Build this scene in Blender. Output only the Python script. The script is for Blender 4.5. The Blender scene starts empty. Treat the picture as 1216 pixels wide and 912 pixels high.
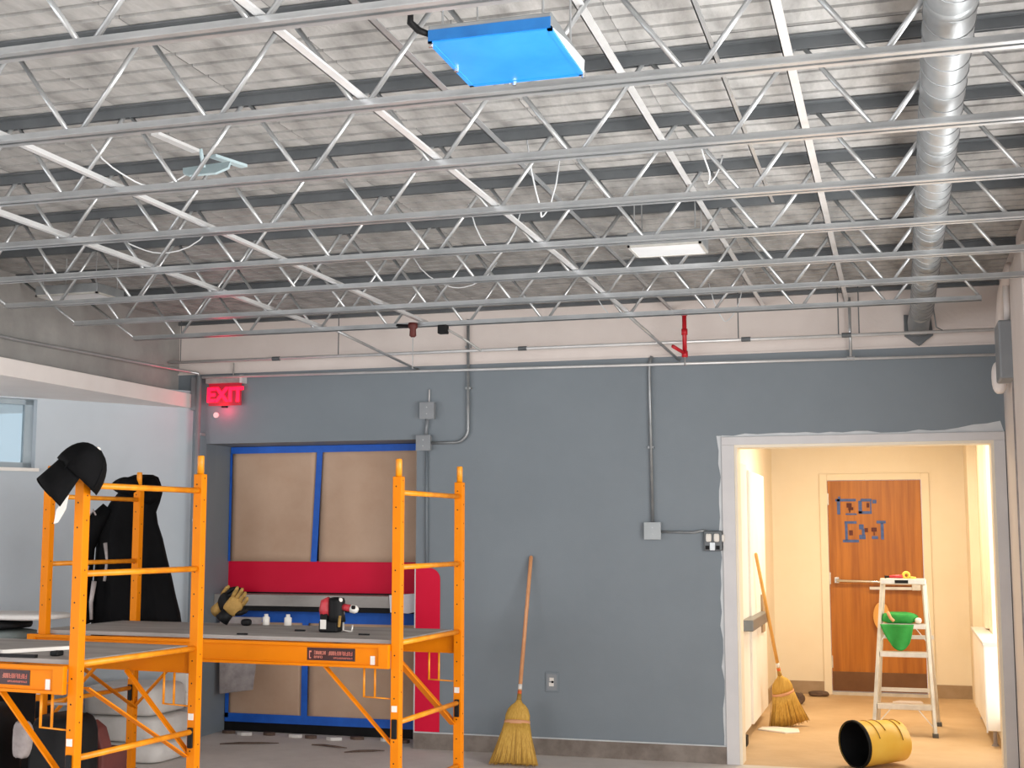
import bpy, math, random
from mathutils import Vector, Matrix
random.seed(7)
R = math.radians
SC = bpy.context.scene
COL = SC.collection

# ------------------------------------------------------------------ camera, world, light
cam = bpy.data.objects.new('camera', bpy.data.cameras.new('camera'))
COL.objects.link(cam)
cam.data.sensor_width = 36.0
cam.data.lens = 45.89
cam.location = (0, 0, 1.52)
cam.rotation_euler = (R(90 + 6.478), 0, R(16.497))
cam.data.clip_start = 0.05
SC.camera = cam

W = bpy.data.worlds.new('daylight'); SC.world = W
W.use_nodes = True
bgn = W.node_tree.nodes['Background']
bgn.inputs['Color'].default_value = (0.86, 0.93, 1.0, 1)
bgn.inputs['Strength'].default_value = 1.5

def area(name, loc, rot, sx, sy, power, color=(1, 1, 1)):
    l = bpy.data.lights.new(name, 'AREA'); l.shape = 'RECTANGLE'
    l.size = sx; l.size_y = sy; l.energy = power; l.color = color
    o = bpy.data.objects.new(name, l); COL.objects.link(o)
    o.location = loc; o.rotation_euler = rot
    return o
# daylight entering by the windows of the right wall and of the rear wall
area('daylight_right_near', (0.70, 1.35, 1.55), (0, R(90), 0), 1.6, 2.1, 230, (1.0, 0.985, 0.96))
area('daylight_right_far', (0.70, 4.75, 1.55), (0, R(90), 0), 1.6, 3.5, 200, (1.0, 0.985, 0.96))
area('daylight_rear', (-5.2, -2.95, 1.6), (R(90), 0, 0), 5.0, 1.6, 260, (0.97, 0.98, 1.0))
area('daylight_left', (-8.10, 2.4, 1.45), (0, R(-90), 0), 1.7, 3.6, 130, (0.94, 0.97, 1.0))
# vestibule: sunlit side window and a warm ceiling lamp
area('vestibule_window_light', (0.74, 10.2, 1.25), (0, R(90), 0), 2.1, 1.5, 38, (1.0, 0.88, 0.68))
area('vestibule_lamp_light', (-0.25, 10.9, 2.44), (0, 0, 0), 0.5, 0.5, 68, (1.0, 0.78, 0.52))

vs = SC.view_settings
vs.view_transform = 'Standard'; vs.look = 'None'; vs.gamma = 1.0
vs.use_curve_mapping = False
vs.exposure = -0.5

# ------------------------------------------------------------------ materials
def lin(h):
    h = h.lstrip('#'); out = []
    for i in (0, 2, 4):
        c = int(h[i:i + 2], 16) / 255
        out.append(c / 12.92 if c <= 0.04045 else ((c + 0.055) / 1.055) ** 2.4)
    return (*out, 1)
MATS = {}
def mat(name, c1, c2=None, rough=0.6, metal=0.0, scale=6.0, bump=0.0, bscale=None, stretch=(1, 1, 1), lo=0.35, hi=0.65, spec=0.5):
    m = bpy.data.materials.new(name); m.use_nodes = True
    nt = m.node_tree; n = nt.nodes; b = n['Principled BSDF']
    b.inputs['Roughness'].default_value = rough; b.inputs['Metallic'].default_value = metal
    b.inputs['Specular IOR Level'].default_value = spec
    tc = n.new('ShaderNodeTexCoord'); mp = n.new('ShaderNodeMapping')
    mp.inputs['Scale'].default_value = stretch
    nt.links.new(tc.outputs['Object'], mp.inputs['Vector'])
    nz = n.new('ShaderNodeTexNoise'); nz.inputs['Scale'].default_value = scale
    nz.inputs['Detail'].default_value = 5; nz.inputs['Roughness'].default_value = 0.6
    nt.links.new(mp.outputs[0], nz.inputs['Vector'])
    rp = n.new('ShaderNodeValToRGB')
    rp.color_ramp.elements[0].position = lo; rp.color_ramp.elements[1].position = hi
    rp.color_ramp.elements[0].color = lin(c1); rp.color_ramp.elements[1].color = lin(c2 or c1)
    nt.links.new(nz.outputs['Fac'], rp.inputs['Fac'])
    nt.links.new(rp.outputs['Color'], b.inputs['Base Color'])
    if bump:
        nb = n.new('ShaderNodeTexNoise'); nb.inputs['Scale'].default_value = bscale or scale * 5
        nb.inputs['Detail'].default_value = 4
        nt.links.new(mp.outputs[0], nb.inputs['Vector'])
        bp = n.new('ShaderNodeBump'); bp.inputs['Strength'].default_value = bump; bp.inputs['Distance'].default_value = 0.02
        nt.links.new(nb.outputs['Fac'], bp.inputs['Height'])
        nt.links.new(bp.outputs['Normal'], b.inputs['Normal'])
    MATS[name] = m
    return m
def emat(name, c, strength, base='#400008'):
    m = mat(name, base, rough=0.4); b = m.node_tree.nodes['Principled BSDF']
    b.inputs['Emission Color'].default_value = lin(c); b.inputs['Emission Strength'].default_value = strength
    return m
mat('wall_grey', '#767f86', '#7b848b', 0.55, scale=1.5, bump=0.05, bscale=120)
mat('wall_pale', '#bcc5cc', '#c3ccd3', 0.55, scale=1.5, bump=0.05, bscale=120)
mat('wall_pink', '#dbd0ca', '#e2d8d2', 0.7, scale=2.5, bump=0.08, bscale=40)
mat('wall_upper_grey', '#8d8b88', '#a5a3a0', 0.7, scale=2.2, bump=0.1, bscale=30)
mat('soffit_white', '#ece5e1', '#f2ece8', 0.6, scale=3)
mat('deck', '#858482', '#b6b5b3', 0.55, scale=3.0, stretch=(3.2, 1.1, 1), bump=0.12, bscale=24, lo=0.28, hi=0.66)
mat('steel', '#c6c8c9', '#a8abad', 0.28, 0.6, scale=5, lo=0.3, hi=0.7)
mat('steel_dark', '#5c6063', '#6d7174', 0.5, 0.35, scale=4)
mat('steel_bright', '#e8e8e8', '#d4d5d5', 0.32, 0.35, scale=5)
mat('galvanised', '#a0a3a5', '#909496', 0.42, 0.6, scale=9, bump=0.03)
mat('seam', '#85888a', None, 0.4, 0.7)
mat('concrete', '#cbc3bd', '#dcd5cf', 0.75, scale=2.2, bump=0.15, bscale=20)
mat('tan_floor', '#b79a76', '#c9ae8a', 0.6, scale=1.6, bump=0.12, bscale=14)
mat('base_brown', '#6d625a', '#8f857c', 0.7, scale=5, bump=0.15, bscale=25)
mat('base_tan', '#9a8468', '#a8927a', 0.6, scale=5)
mat('casing', '#cbc9ca', '#d3d1d1', 0.45, scale=3)
mat('primer', '#c4c8cb', '#d2d5d7', 0.6, scale=6)
mat('cream', '#eadfca', '#efe5d2', 0.6, scale=1.5)
mat('white_paint', '#ece7df', '#f2eee8', 0.45, scale=3)
mat('door_wood', '#9a5a14', '#b87424', 0.4, scale=3.0, stretch=(7, 7, 0.35), bump=0.03)
mat('kick_plate', '#6b4a30', '#7a573b', 0.4, 0.3, scale=4)
mat('aluminium', '#dcdad4', '#c9c6bf', 0.38, 0.5, scale=8)
mat('chrome', '#d8d8d8', None, 0.2, 0.9)
mat('kraft', '#bd9c83', '#caac94', 0.8, scale=1.8, bump=0.25, bscale=5)
mat('tape_blue', '#0f55b8', '#1a63cc', 0.6, scale=7)
mat('tape_slate', '#3d5896', '#4a66a6', 0.6, scale=30)
mat('red_paint', '#d60b36', '#de143e', 0.55, scale=2, spec=0.2)
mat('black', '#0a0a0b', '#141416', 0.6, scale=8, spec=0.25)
mat('orange', '#e28200', '#da7a00', 0.5, 0.0, scale=7, bump=0.02, lo=0.3, hi=0.75, spec=0.14)
mat('orange_worn', '#f09a14', '#dc8408', 0.4, 0.0, scale=14, lo=0.35, hi=0.6)
mat('ply_grey', '#8f8b87', '#aba7a3', 0.75, scale=3, stretch=(0.5, 3, 1), bump=0.12, bscale=18)
mat('label_dark', '#2a0808', '#3a0b0b', 0.5)
mat('label_text', '#c86a5c', '#d88472', 0.5)
mat('sticker_white', '#e2ddd6', None, 0.5)
mat('cloth_black', '#050506', '#0d0d0f', 0.8, scale=5, bump=0.5, bscale=9, spec=0.12)
mat('lining_grey', '#8d8584', '#b1a8a6', 0.8, scale=10)
mat('straw', '#b78a34', '#d3a94f', 0.7, scale=5, stretch=(22, 22, 1.2), bump=0.25, bscale=4, lo=0.3, hi=0.7)
mat('straw_dark', '#96702a', '#b88d3e', 0.7, scale=5)
mat('handle_wood', '#c98a5c', '#d79b6d', 0.45, scale=4, stretch=(14, 14, 1))
mat('handle_yellow', '#d39a4c', '#dfa95c', 0.4, scale=4, stretch=(14, 14, 1))
mat('stitch', '#d9a27a', '#cf8f62', 0.7)
mat('handle_orange', '#d8622a', None, 0.5)
mat('blue_film', '#1f83e0', '#2f92ea', 0.25, scale=4, bump=0.05, bscale=6)
mat('blue_film_dark', '#1a5c9a', '#1f6db0', 0.3, scale=6)
mat('lens_white', '#d9dde0', '#e4e7e9', 0.35, scale=4)
mat('teal_grey', '#9fb4ba', '#b2c5ca', 0.5, scale=8)
mat('box_light', '#a3aaad', '#adb3b6', 0.5, scale=6)
mat('box_grey', '#85898d', '#8d9195', 0.5, scale=6)
mat('red_pipe', '#b3121f', '#c21a28', 0.4, scale=6)
mat('dark_red', '#4a1712', '#5c211a', 0.6, scale=10)
mat('yellow_pail', '#fbc33c', '#ffd660', 0.4, scale=3, lo=0.3, hi=0.7)
mat('yellow_pail_line', '#9a7020', '#b3862d', 0.5, scale=8)
mat('green_cloth', '#1f8a34', '#2f9c45', 0.7, scale=6, bump=0.2, bscale=20)
mat('sack_white', '#d0ccc7', '#e0ddd9', 0.7, scale=4, bump=0.3, bscale=5)
mat('paper_white', '#dedbe0', '#e9e6ea', 0.6, scale=3)
mat('bag_teal', '#5f6a69', '#7b8685', 0.7, scale=5, bump=0.3, bscale=7)
mat('tool_red', '#b22a35', '#c63a45', 0.45, scale=10)
mat('glove_tan', '#8f6f36', '#b58f4e', 0.8, scale=16, bump=0.3)
mat('rubber', '#5a5a5a', None, 0.8)
mat('frame_grey', '#9aa6ad', '#a8b3b9', 0.5, scale=4)
mat('brown_bag', '#5a2a26', '#6e3630', 0.7, scale=6)
mat('debris', '#4a3a32', '#6a564a', 0.8, scale=9)
emat('exit_panel', '#ff1038', 0.3, '#8a1426')
emat('exit_letter', '#ff0a30', 4.5, '#ff1030')
g = mat('glass', '#cfe0e8', rough=0.05); gb = g.node_tree.nodes['Principled BSDF']
gb.inputs['Transmission Weight'].default_value = 0.85; gb.inputs['IOR'].default_value = 1.2

# ------------------------------------------------------------------ mesh helpers
ORG = {}
class MB:
    def __init__(s): s.v = []; s.f = []
    def add(s, vs, fs):
        k = len(s.v); s.v += [Vector(v) for v in vs]; s.f += [tuple(i + k for i in f) for f in fs]; return s
    def box(s, x0, x1, y0, y1, z0, z1):
        return s.add([(x0, y0, z0), (x1, y0, z0), (x1, y1, z0), (x0, y1, z0), (x0, y0, z1), (x1, y0, z1), (x1, y1, z1), (x0, y1, z1)],
                     [(0, 3, 2, 1), (4, 5, 6, 7), (0, 1, 5, 4), (1, 2, 6, 5), (2, 3, 7, 6), (3, 0, 4, 7)])
    def bar(s, p, q, w, h, upv=(0, 0, 1)):            # rectangular bar between two points
        p = Vector(p); q = Vector(q); d = (q - p).normalized()
        a = d.cross(Vector(upv))
        if a.length < 1e-5: a = d.cross(Vector((1, 0, 0)))
        a.normalize(); b = a.cross(d).normalized()
        a *= w / 2; b *= h / 2
        return s.add([p - a - b, p + a - b, p + a + b, p - a + b, q - a - b, q + a - b, q + a + b, q - a + b],
                     [(0, 3, 2, 1), (4, 5, 6, 7), (0, 1, 5, 4), (1, 2, 6, 5), (2, 3, 7, 6), (3, 0, 4, 7)])
    def tube(s, pts, r, seg=8, caps=True):
        pts = [Vector(p) for p in pts]; n = len(pts)
        rs = r if isinstance(r, (list, tuple)) else [r] * n
        k = len(s.v); ref = None
        for i, p in enumerate(pts):
            d = (pts[min(i + 1, n - 1)] - pts[max(i - 1, 0)]).normalized()
            if ref is None:
                ref = Vector((0, 0, 1)) if abs(d.z) < 0.9 else Vector((1, 0, 0))
            a = (ref - d * ref.dot(d))
            if a.length < 1e-4: a = d.cross(Vector((0.3, 0.5, 0.8)))
            a.normalize(); ref = a; b = d.cross(a)
            for j in range(seg):
                t = 2 * math.pi * j / seg
                s.v.append(p + (a * math.cos(t) + b * math.sin(t)) * rs[i])
        for i in range(n - 1):
            for j in range(seg):
                j2 = (j + 1) % seg
                s.f.append((k + i * seg + j, k + i * seg + j2, k + (i + 1) * seg + j2, k + (i + 1) * seg + j))
        if caps:
            s.f.append(tuple(k + j for j in reversed(range(seg))))
            s.f.append(tuple(k + (n - 1) * seg + j for j in range(seg)))
        return s
    def loft(s, rings, caps=True):                   # rings: lists of equal length
        k = len(s.v); m = len(rings[0])
        for r in rings: s.v += [Vector(p) for p in r]
        for i in range(len(rings) - 1):
            for j in range(m):
                j2 = (j + 1) % m
                s.f.append((k + i * m + j, k + i * m + j2, k + (i + 1) * m + j2, k + (i + 1) * m + j))
        if caps:
            s.f.append(tuple(k + j for j in reversed(range(m))))
            s.f.append(tuple(k + (len(rings) - 1) * m + j for j in range(m)))
        return s
    def prism(s, poly, o, u, v, w):                  # polygon in plane (u, v) at o, extruded by vector w
        o = Vector(o); u = Vector(u); v = Vector(v); w = Vector(w); n = len(poly)
        a = [o + u * p[0] + v * p[1] for p in poly]; b = [p + w for p in a]
        fs = [tuple(range(n)), tuple(reversed(range(n, 2 * n)))]
        fs += [(i, i + n, (i + 1) % n + n, (i + 1) % n) for i in range(n)]
        return s.add(a + b, fs)
    def pillow(s, c, sx, sy, sz, e=0.35, seg=20, rows=10, wob=0.0, seed=0):   # rounded, slightly lumpy block
        rnd = random.Random(seed); ph = [rnd.uniform(0, 6.28) for _ in range(6)]
        def sg(x, p): return math.copysign(abs(x) ** p, x)
        rings = []
        for i in range(1, rows):
            t = -math.pi / 2 + math.pi * i / rows; ring = []
            for j in range(seg):
                q = 2 * math.pi * j / seg
                x = sg(math.cos(t), e) * sg(math.cos(q), e); y = sg(math.cos(t), e) * sg(math.sin(q), e); z = sg(math.sin(t), e)
                k = 1 + wob * (math.sin(3 * q + ph[0] + 2 * t) + math.sin(5 * q + ph[1] - 3 * t) * 0.6 + math.sin(2 * q + ph[2] + 4 * t) * 0.7)
                ring.append((c[0] + x * sx * k, c[1] + y * sy * k, c[2] + z * sz * (1 + wob * math.sin(4 * q + ph[3]))))
            rings.append(ring)
        return s.loft(rings)
    def xf(s, M, start=0):
        for i in range(start, len(s.v)): s.v[i] = M @ s.v[i]
        return s
    def build(s, name, m, parent=None, smooth=False, bevel=0, org=None):
        if parent is not None: org = ORG[parent.name]
        elif org is None:
            xs = [v.x for v in s.v]; ys = [v.y for v in s.v]; zs = [v.z for v in s.v]
            org = Vector(((min(xs) + max(xs)) / 2, (min(ys) + max(ys)) / 2, min(zs)))
        org = Vector(org)
        me = bpy.data.meshes.new(name)
        me.from_pydata([tuple(v - org) for v in s.v], [], s.f); me.update()
        me.materials.append(MATS[m] if isinstance(m, str) else m)
        if smooth:
            for p in me.polygons: p.use_smooth = True
        o = bpy.data.objects.new(name, me); COL.objects.link(o)
        if parent is not None: o.parent = parent
        else: o.location = org
        ORG[o.name] = org
        if bevel:
            b = o.modifiers.new('bevel', 'BEVEL'); b.width = bevel; b.segments = 2; b.limit_method = 'ANGLE'
        return o
def tag(o, label=None, cat=None, group=None, kind=None):
    if label: o['label'] = label
    if cat: o['category'] = cat
    if group: o['group'] = group
    if kind: o['kind'] = kind
    return o
def thing(name, label, cat, loc, group=None):
    o = bpy.data.objects.new(name, None); COL.objects.link(o)
    o.location = loc; ORG[o.name] = Vector(loc); o.empty_display_size = 0.1
    return tag(o, label, cat, group)
def struct(name, m, mb, label=None, cat=None, **k):
    o = mb.build(name, m, **k)
    return tag(o, label, cat, kind='structure')
def share(src, parent, loc, rot=None):               # another part with the same mesh
    o = src.copy(); COL.objects.link(o); o.parent = parent; o.location = loc
    if rot: o.rotation_euler = rot
    ORG[o.name] = ORG[parent.name] if parent.name in ORG else Vector((0, 0, 0))
    return o
def copy_tree(o, parent=None):
    c = o.copy(); COL.objects.link(c); c.parent = parent
    for ch in list(o.children): copy_tree(ch, c)
    return c
def recalc(o):
    import bmesh
    bm = bmesh.new(); bm.from_mesh(o.data); bmesh.ops.recalc_face_normals(bm, faces=bm.faces); bm.to_mesh(o.data); bm.free()
    return o
def arc(c, r, a0, a1, n, u, v):
    c = Vector(c); u = Vector(u); v = Vector(v)
    return [c + u * (r * math.cos(R(a0 + (a1 - a0) * i / n))) + v * (r * math.sin(R(a0 + (a1 - a0) * i / n))) for i in range(n + 1)]
def textmesh(txt, size, m, name, parent, M, depth=0.002, bold=0.0):
    cu = bpy.data.curves.new(name, 'FONT'); cu.body = txt; cu.size = size; cu.extrude = depth; cu.offset = bold
    cu.align_x = 'CENTER'; cu.align_y = 'CENTER'
    t = bpy.data.objects.new(name + '_tmp', cu); COL.objects.link(t)
    bpy.context.view_layer.update()
    me = bpy.data.meshes.new_from_object(t.evaluated_get(bpy.context.evaluated_depsgraph_get()))
    bpy.data.objects.remove(t)
    me.transform(M @ Matrix()); me.transform(Matrix.Translation(-ORG[parent.name]))
    me.materials.clear(); me.materials.append(MATS[m])
    o = bpy.data.objects.new(name, me); COL.objects.link(o); o.parent = parent; ORG[o.name] = ORG[parent.name]
    return o

# ------------------------------------------------------------------ the room shell
D = 8.885; XL, XR = -5.32, 0.66; DK = 3.14
struct('floor', 'concrete', MB().box(-9.2, 0.9, -3.2, D, -0.12, 0.0).box(-5.3, -3.2, D, 9.4, -0.12, 0.0), 'grey dusty concrete slab of the main room', 'floor')
struct('floor_vestibule', 'tan_floor', MB().box(-1.35, 0.9, D, 13.1, -0.12, 0.0), 'tan floor of the small lit vestibule', 'floor')
# back wall with the window niche and the doorway
wb = MB()
T0, T1 = D, D + 0.15
wb.box(XL, -5.067, T0, T1, 0, 2.73); wb.box(-5.067, -3.353, T0, T1, 2.19, 2.73)
wb.box(-3.353, -1.063, T0, T1, 0, 2.73); wb.box(-1.063, 0.587, T0, T1, 2.105, 2.73); wb.box(0.587, 0.9, T0, T1, 0, 2.73)
struct('wall_back', 'wall_grey', wb, 'blue grey painted back wall with window niche and doorway', 'wall')
up = MB().box(XL - 0.2, 0.9, T0, T1, 2.73, 3.30)
wu = struct('wall_back_upper', 'wall_pink', up, 'unpainted pinkish plaster band above the grey wall', 'wall')
MB().box(XL, XR, D - 0.03, D, 3.11, 3.135).build('ledger_angle', 'steel_dark', wu)
MB().box(XL, XR, D - 0.012, D, 2.725, 2.735).build('paint_edge', 'wall_pink', wu)
# niche
nz = MB()
nz.box(-5.117, -5.067, T1, 9.34, 0, 2.24); nz.box(-3.353, -3.303, T1, 9.34, 0, 2.24)
nz.box(-5.067, -3.353, T1, 9.34, 2.19, 2.24); nz.box(-5.117, -3.303, 9.30, 9.36, 0, 2.24)
nb = struct('wall_niche', 'wall_grey', nz, 'grey sides of the niche behind the papered window', 'wall')
# left side: angled lower wall, upper wall, white soffit beam
P0 = Vector((-5.187, D, 0)); dl = Vector((-0.549, -0.836, 0)); nl = Vector((0.836, -0.549, 0))
def lw(t, z, off=0.0): return P0 + dl * t + nl * off + Vector((0, 0, z))
wl = MB()
def lwbox(t0, t1, z0, z1, o0=-0.18, o1=0.0):
    c = [lw(t0, 0, o0), lw(t1, 0, o0), lw(t1, 0, o1), lw(t0, 0, o1)]
    wl.add([(p.x, p.y, z0) for p in c] + [(p.x, p.y, z1) for p in c],
           [(0, 3, 2, 1), (4, 5, 6, 7), (0, 1, 5, 4), (1, 2, 6, 5), (2, 3, 7, 6), (3, 0, 4, 7)])
WT0, WT1 = 1.20, 2.30
lwbox(-0.2, WT0, 0, 2.60); lwbox(WT0, WT1, 0, 1.965); lwbox(WT1, 5.2, 0, 2.60); lwbox(WT0, WT1, 2.455, 2.60)
struct('wall_left', 'wall_pale', wl, 'pale blue grey angled wall on the left under the white beam', 'wall')
e = lw(5.2, 0)
struct('wall_left_near', 'wall_pale', MB().box(e.x - 0.15, e.x, -3.2, 0.5, 0, 2.6).box(e.x - 0.15, e.x, 4.3, e.y + 0.1, 0, 2.6).box(e.x - 0.15, e.x, 0.5, 4.3, 0, 0.5).box(e.x - 0.15, e.x, 0.5, 4.3, 2.4, 2.6), 'pale left wall near the camera', 'wall')
struct('wall_left_upper', 'wall_upper_grey', MB().box(XL - 0.15, XL, -3.2, D, 2.57, 3.30), 'grey smudged wall strip above the white beam on the left', 'wall')
sf = MB().box(-9.2, -5.187, -3.2, D - 0.035, 2.465, 2.575)
so = struct('ceiling_soffit', 'soffit_white', sf, 'white plaster soffit beam along the left wall', 'soffit', bevel=0.004)
MB().box(-5.19, -5.135, D - 0.034, D - 0.002, 2.45, 2.70).build('end_return', 'box_grey', so)
# right wall with two windows beside the camera
wr = MB()
wr.box(XR, 0.86, -3.2, 0.25, 0, 3.3); wr.box(XR, 0.86, 2.45, 2.95, 0, 3.3); wr.box(XR, 0.86, 6.55, D, 0, 3.3)
for a, b in ((0.25, 2.45), (2.95, 6.55)):
    wr.box(XR, 0.86, a, b, 0, 0.7); wr.box(XR, 0.86, a, b, 2.4, 3.3)
struct('wall_right', 'wall_pink', wr, 'pinkish white right wall beside the doorway', 'wall')
for i, (a, b) in enumerate(((0.25, 2.45), (2.95, 6.55))):
    f = MB().box(0.78, 0.83, a, b, 0.7, 0.76).box(0.78, 0.83, a, b, 2.34, 2.4).box(0.78, 0.83, a, a + 0.06, 0.7, 2.4).box(0.78, 0.83, b - 0.06, b, 0.7, 2.4).box(0.78, 0.83, (a + b) / 2 - 0.03, (a + b) / 2 + 0.03, 0.7, 2.4)
    struct('window_%d' % (i + 2), 'frame_grey', f, 'large right wall window beside the camera', 'window')
# rear wall behind the camera, with a shop window
wk = MB().box(-9.2, -7.75, -3.2, -3.02, 0, 3.3).box(-2.65, 0.9, -3.2, -3.02, 0, 3.3).box(-7.75, -2.65, -3.2, -3.02, 0, 0.75).box(-7.75, -2.65, -3.2, -3.02, 2.45, 3.3)
struct('wall_rear', 'wall_pink', wk, 'rear wall behind the camera with a wide window', 'wall')
struct('baseboard_back', 'base_brown', MB().box(-3.353, -1.15, D - 0.018, D, 0, 0.112).box(-5.187, -5.067, D - 0.018, D, 0, 0.112), 'scuffed brown concrete base along the grey wall', 'baseboard')
bb = MB().box(-3.353, -1.15, D - 0.021, D, 0.112, 0.119)
struct('trim_base_cap', 'primer', bb, 'thin pale paint line on top of the brown base', 'trim')

# deck above the joists
ceil = struct('ceiling', 'steel_dark', MB().box(-9.2, 0.9, -3.2, 9.1, 3.19, 3.30), 'grey ribbed metal roof deck above the joists', 'ceiling')
def deck_mesh():
    m = MB(); n = 6; w = 0.6735 / n; L = 0.4985; pts = []
    for i in range(n):
        y = i * w
        pts += [(y + 0.002, 0.0), (y + w - 0.022, 0.0), (y + w - 0.016, 0.014), (y + w + 0.001, 0.014)]
    pts.append((n * w + 0.0018, 0.0))
    k = len(pts)
    m.add([(-L / 2 + 0.0008, y, z) for y, z in pts] + [(L / 2 - 0.0008, y, z) for y, z in pts], [(i, i + k, i + 1 + k, i + 1) for i in range(k - 1)])
    return m
first = None
for r in range(13):
    y0 = D - 0.03 - 0.6735 * (r + 1)
    for c in range(12):
        x = XL + 0.25 + 0.4985 * c
        if first is None:
            m = deck_mesh(); m.xf(Matrix.Translation((x, y0, DK))); first = m.build('deck_sheet', 'deck', ceil)
            fx, fy = x, y0
        else: share(first, ceil, (x - fx, y0 - fy, random.uniform(0.0, 0.0025)))

# doorway casing with primed edges
tr = MB()
tr.box(-1.148, -1.063, D - 0.022, D, 0, 2.105).box(-1.148, 0.655, D - 0.022, D, 2.105, 2.16).box(0.587, 0.655, D - 0.022, D, 0, 2.105)
t1 = struct('trim_1', 'casing', tr, 'pale lavender white casing round the doorway', 'trim', bevel=0.003)
jl = MB().box(-1.063, -1.045, D - 0.01, 9.06, 0, 2.105).box(0.569, 0.587, D - 0.01, 9.06, 0, 2.105).box(-1.045, 0.569, D - 0.0095, 9.06, 2.087, 2.105)
jl.build('jamb', 'cream', t1)
pts = [(0, 0)]
poly = []
z = 0.0; rnd = random.Random(3)
while z < 2.16:
    poly.append((-rnd.uniform(0.008, 0.03), z)); z += 0.09
poly += [(-0.035, 2.17), (0.0, 2.17), (0.0, 0.0)]
MB().prism(poly, (-1.148, D - 0.003, 0), (1, 0, 0), (0, 0, 1), (0, 0.002, 0)).build('primer_patch', 'primer', t1)
poly = [(0, 0)]
x = 0.0
while x < 1.5: poly.append((x, rnd.uniform(0.008, 0.025))); x += 0.08
poly += [(1.52, 0.03), (1.62, 0.05), (1.70, 0.055), (1.78, 0.07), (1.80, 0.0)]
MB().prism(poly, (-1.148, D - 0.003, 2.16), (1, 0, 0), (0, 0, 1), (0, 0.002, 0)).build('primer_patch', 'primer', t1)

# ------------------------------------------------------------------ vestibule beyond the doorway
VY = 12.9
struct('wall_vestibule_left', 'cream', MB().box(-1.35, -1.19, T1, VY, 0, 2.6), 'cream left wall of the vestibule', 'wall')
fv = MB().box(-1.35, -0.725, VY, VY + 0.15, 0, 2.6).box(0.25, 0.9, VY, VY + 0.15, 0, 2.6).box(-0.725, 0.25, VY, VY + 0.15, 2.07, 2.6)
struct('wall_vestibule_far', 'cream', fv, 'cream far wall of the vestibule around the wooden door', 'wall')
rv = MB().box(0.66, 0.86, T1, 9.45, 0, 2.6).box(0.66, 0.86, 10.95, VY, 0, 2.6).box(0.66, 0.86, 9.45, 10.95, 0, 0.2).box(0.66, 0.86, 9.45, 10.95, 2.3, 2.6)
rv.box(0.58, 0.66, 12.3, VY, 0, 2.6).box(0.63, 0.66, 11.3, 11.6, 0.75, 2.6)
struct('wall_vestibule_right', 'cream', rv, 'cream right wall of the vestibule with a bright window', 'wall')
wf = MB().box(0.76, 0.80, 9.45, 10.95, 0.2, 0.26).box(0.76, 0.80, 9.45, 10.95, 2.24, 2.3).box(0.76, 0.80, 9.45, 9.51, 0.2, 2.3).box(0.76, 0.80, 10.89, 10.95, 0.2, 2.3)
struct('window_4', 'white_paint', wf, 'bright side window of the vestibule above the white heater', 'window')
struct('ceiling_vestibule', 'cream', MB().box(-1.35, 0.9, T1, VY + 0.15, 2.5, 2.6), 'cream vestibule ceiling', 'ceiling')
struct('baseboard_vestibule', 'base_tan', MB().box(-1.19, -0.74, VY - 0.015, VY, 0, 0.12).box(0.26, 0.58, VY - 0.015, VY, 0, 0.12).box(-1.19, -1.175, 11.3, VY, 0, 0.12), 'tan base strip along the far vestibule wall', 'baseboard')
# wooden exit door
d1 = struct('door_1', 'door_wood', MB().box(-0.665, 0.19, VY + 0.005, VY + 0.05, 0.035, 2.01), 'brown wooden exit door with push bar and blue tape marks', 'door')
MB().box(-0.74, -0.668, VY - 0.02, VY + 0.06, 0, 2.075).box(0.193, 0.265, VY - 0.02, VY + 0.06, 0, 2.075).box(-0.668, 0.193, VY - 0.0195, VY + 0.06, 2.013, 2.075).build('door_frame', 'cream', d1, bevel=0.004)
MB().box(-0.66, 0.185, VY - 0.001, VY + 0.004, 0.04, 0.215).build('kick_plate', 'kick_plate', d1)
MB().box(-0.668, 0.193, VY - 0.015, VY + 0.05, 0.0, 0.03).build('threshold', 'aluminium', d1)
for z in (0.25, 1.03, 1.78): MB().box(-0.672, -0.655, VY - 0.012, VY + 0.004, z, z + 0.11).build('hinge', 'aluminium', d1)
pb = MB().box(-0.62, -0.575, VY - 0.06, VY + 0.004, 1.04, 1.10).build('push_bar_bracket', 'chrome', d1, bevel=0.006)
MB().tube([(-0.60, VY - 0.06, 1.065), (0.10, VY - 0.06, 1.05)], 0.014, 10).build('push_bar', 'chrome', d1, smooth=True)
MB().box(0.08, 0.16, VY - 0.07, VY + 0.004, 0.98, 1.09).build('lock_case', 'aluminium', d1, bevel=0.006)
MB().box(-0.30, 0.10, VY - 0.05, VY - 0.02, 0.985, 1.01).build('lower_rod', 'aluminium', d1)
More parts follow.
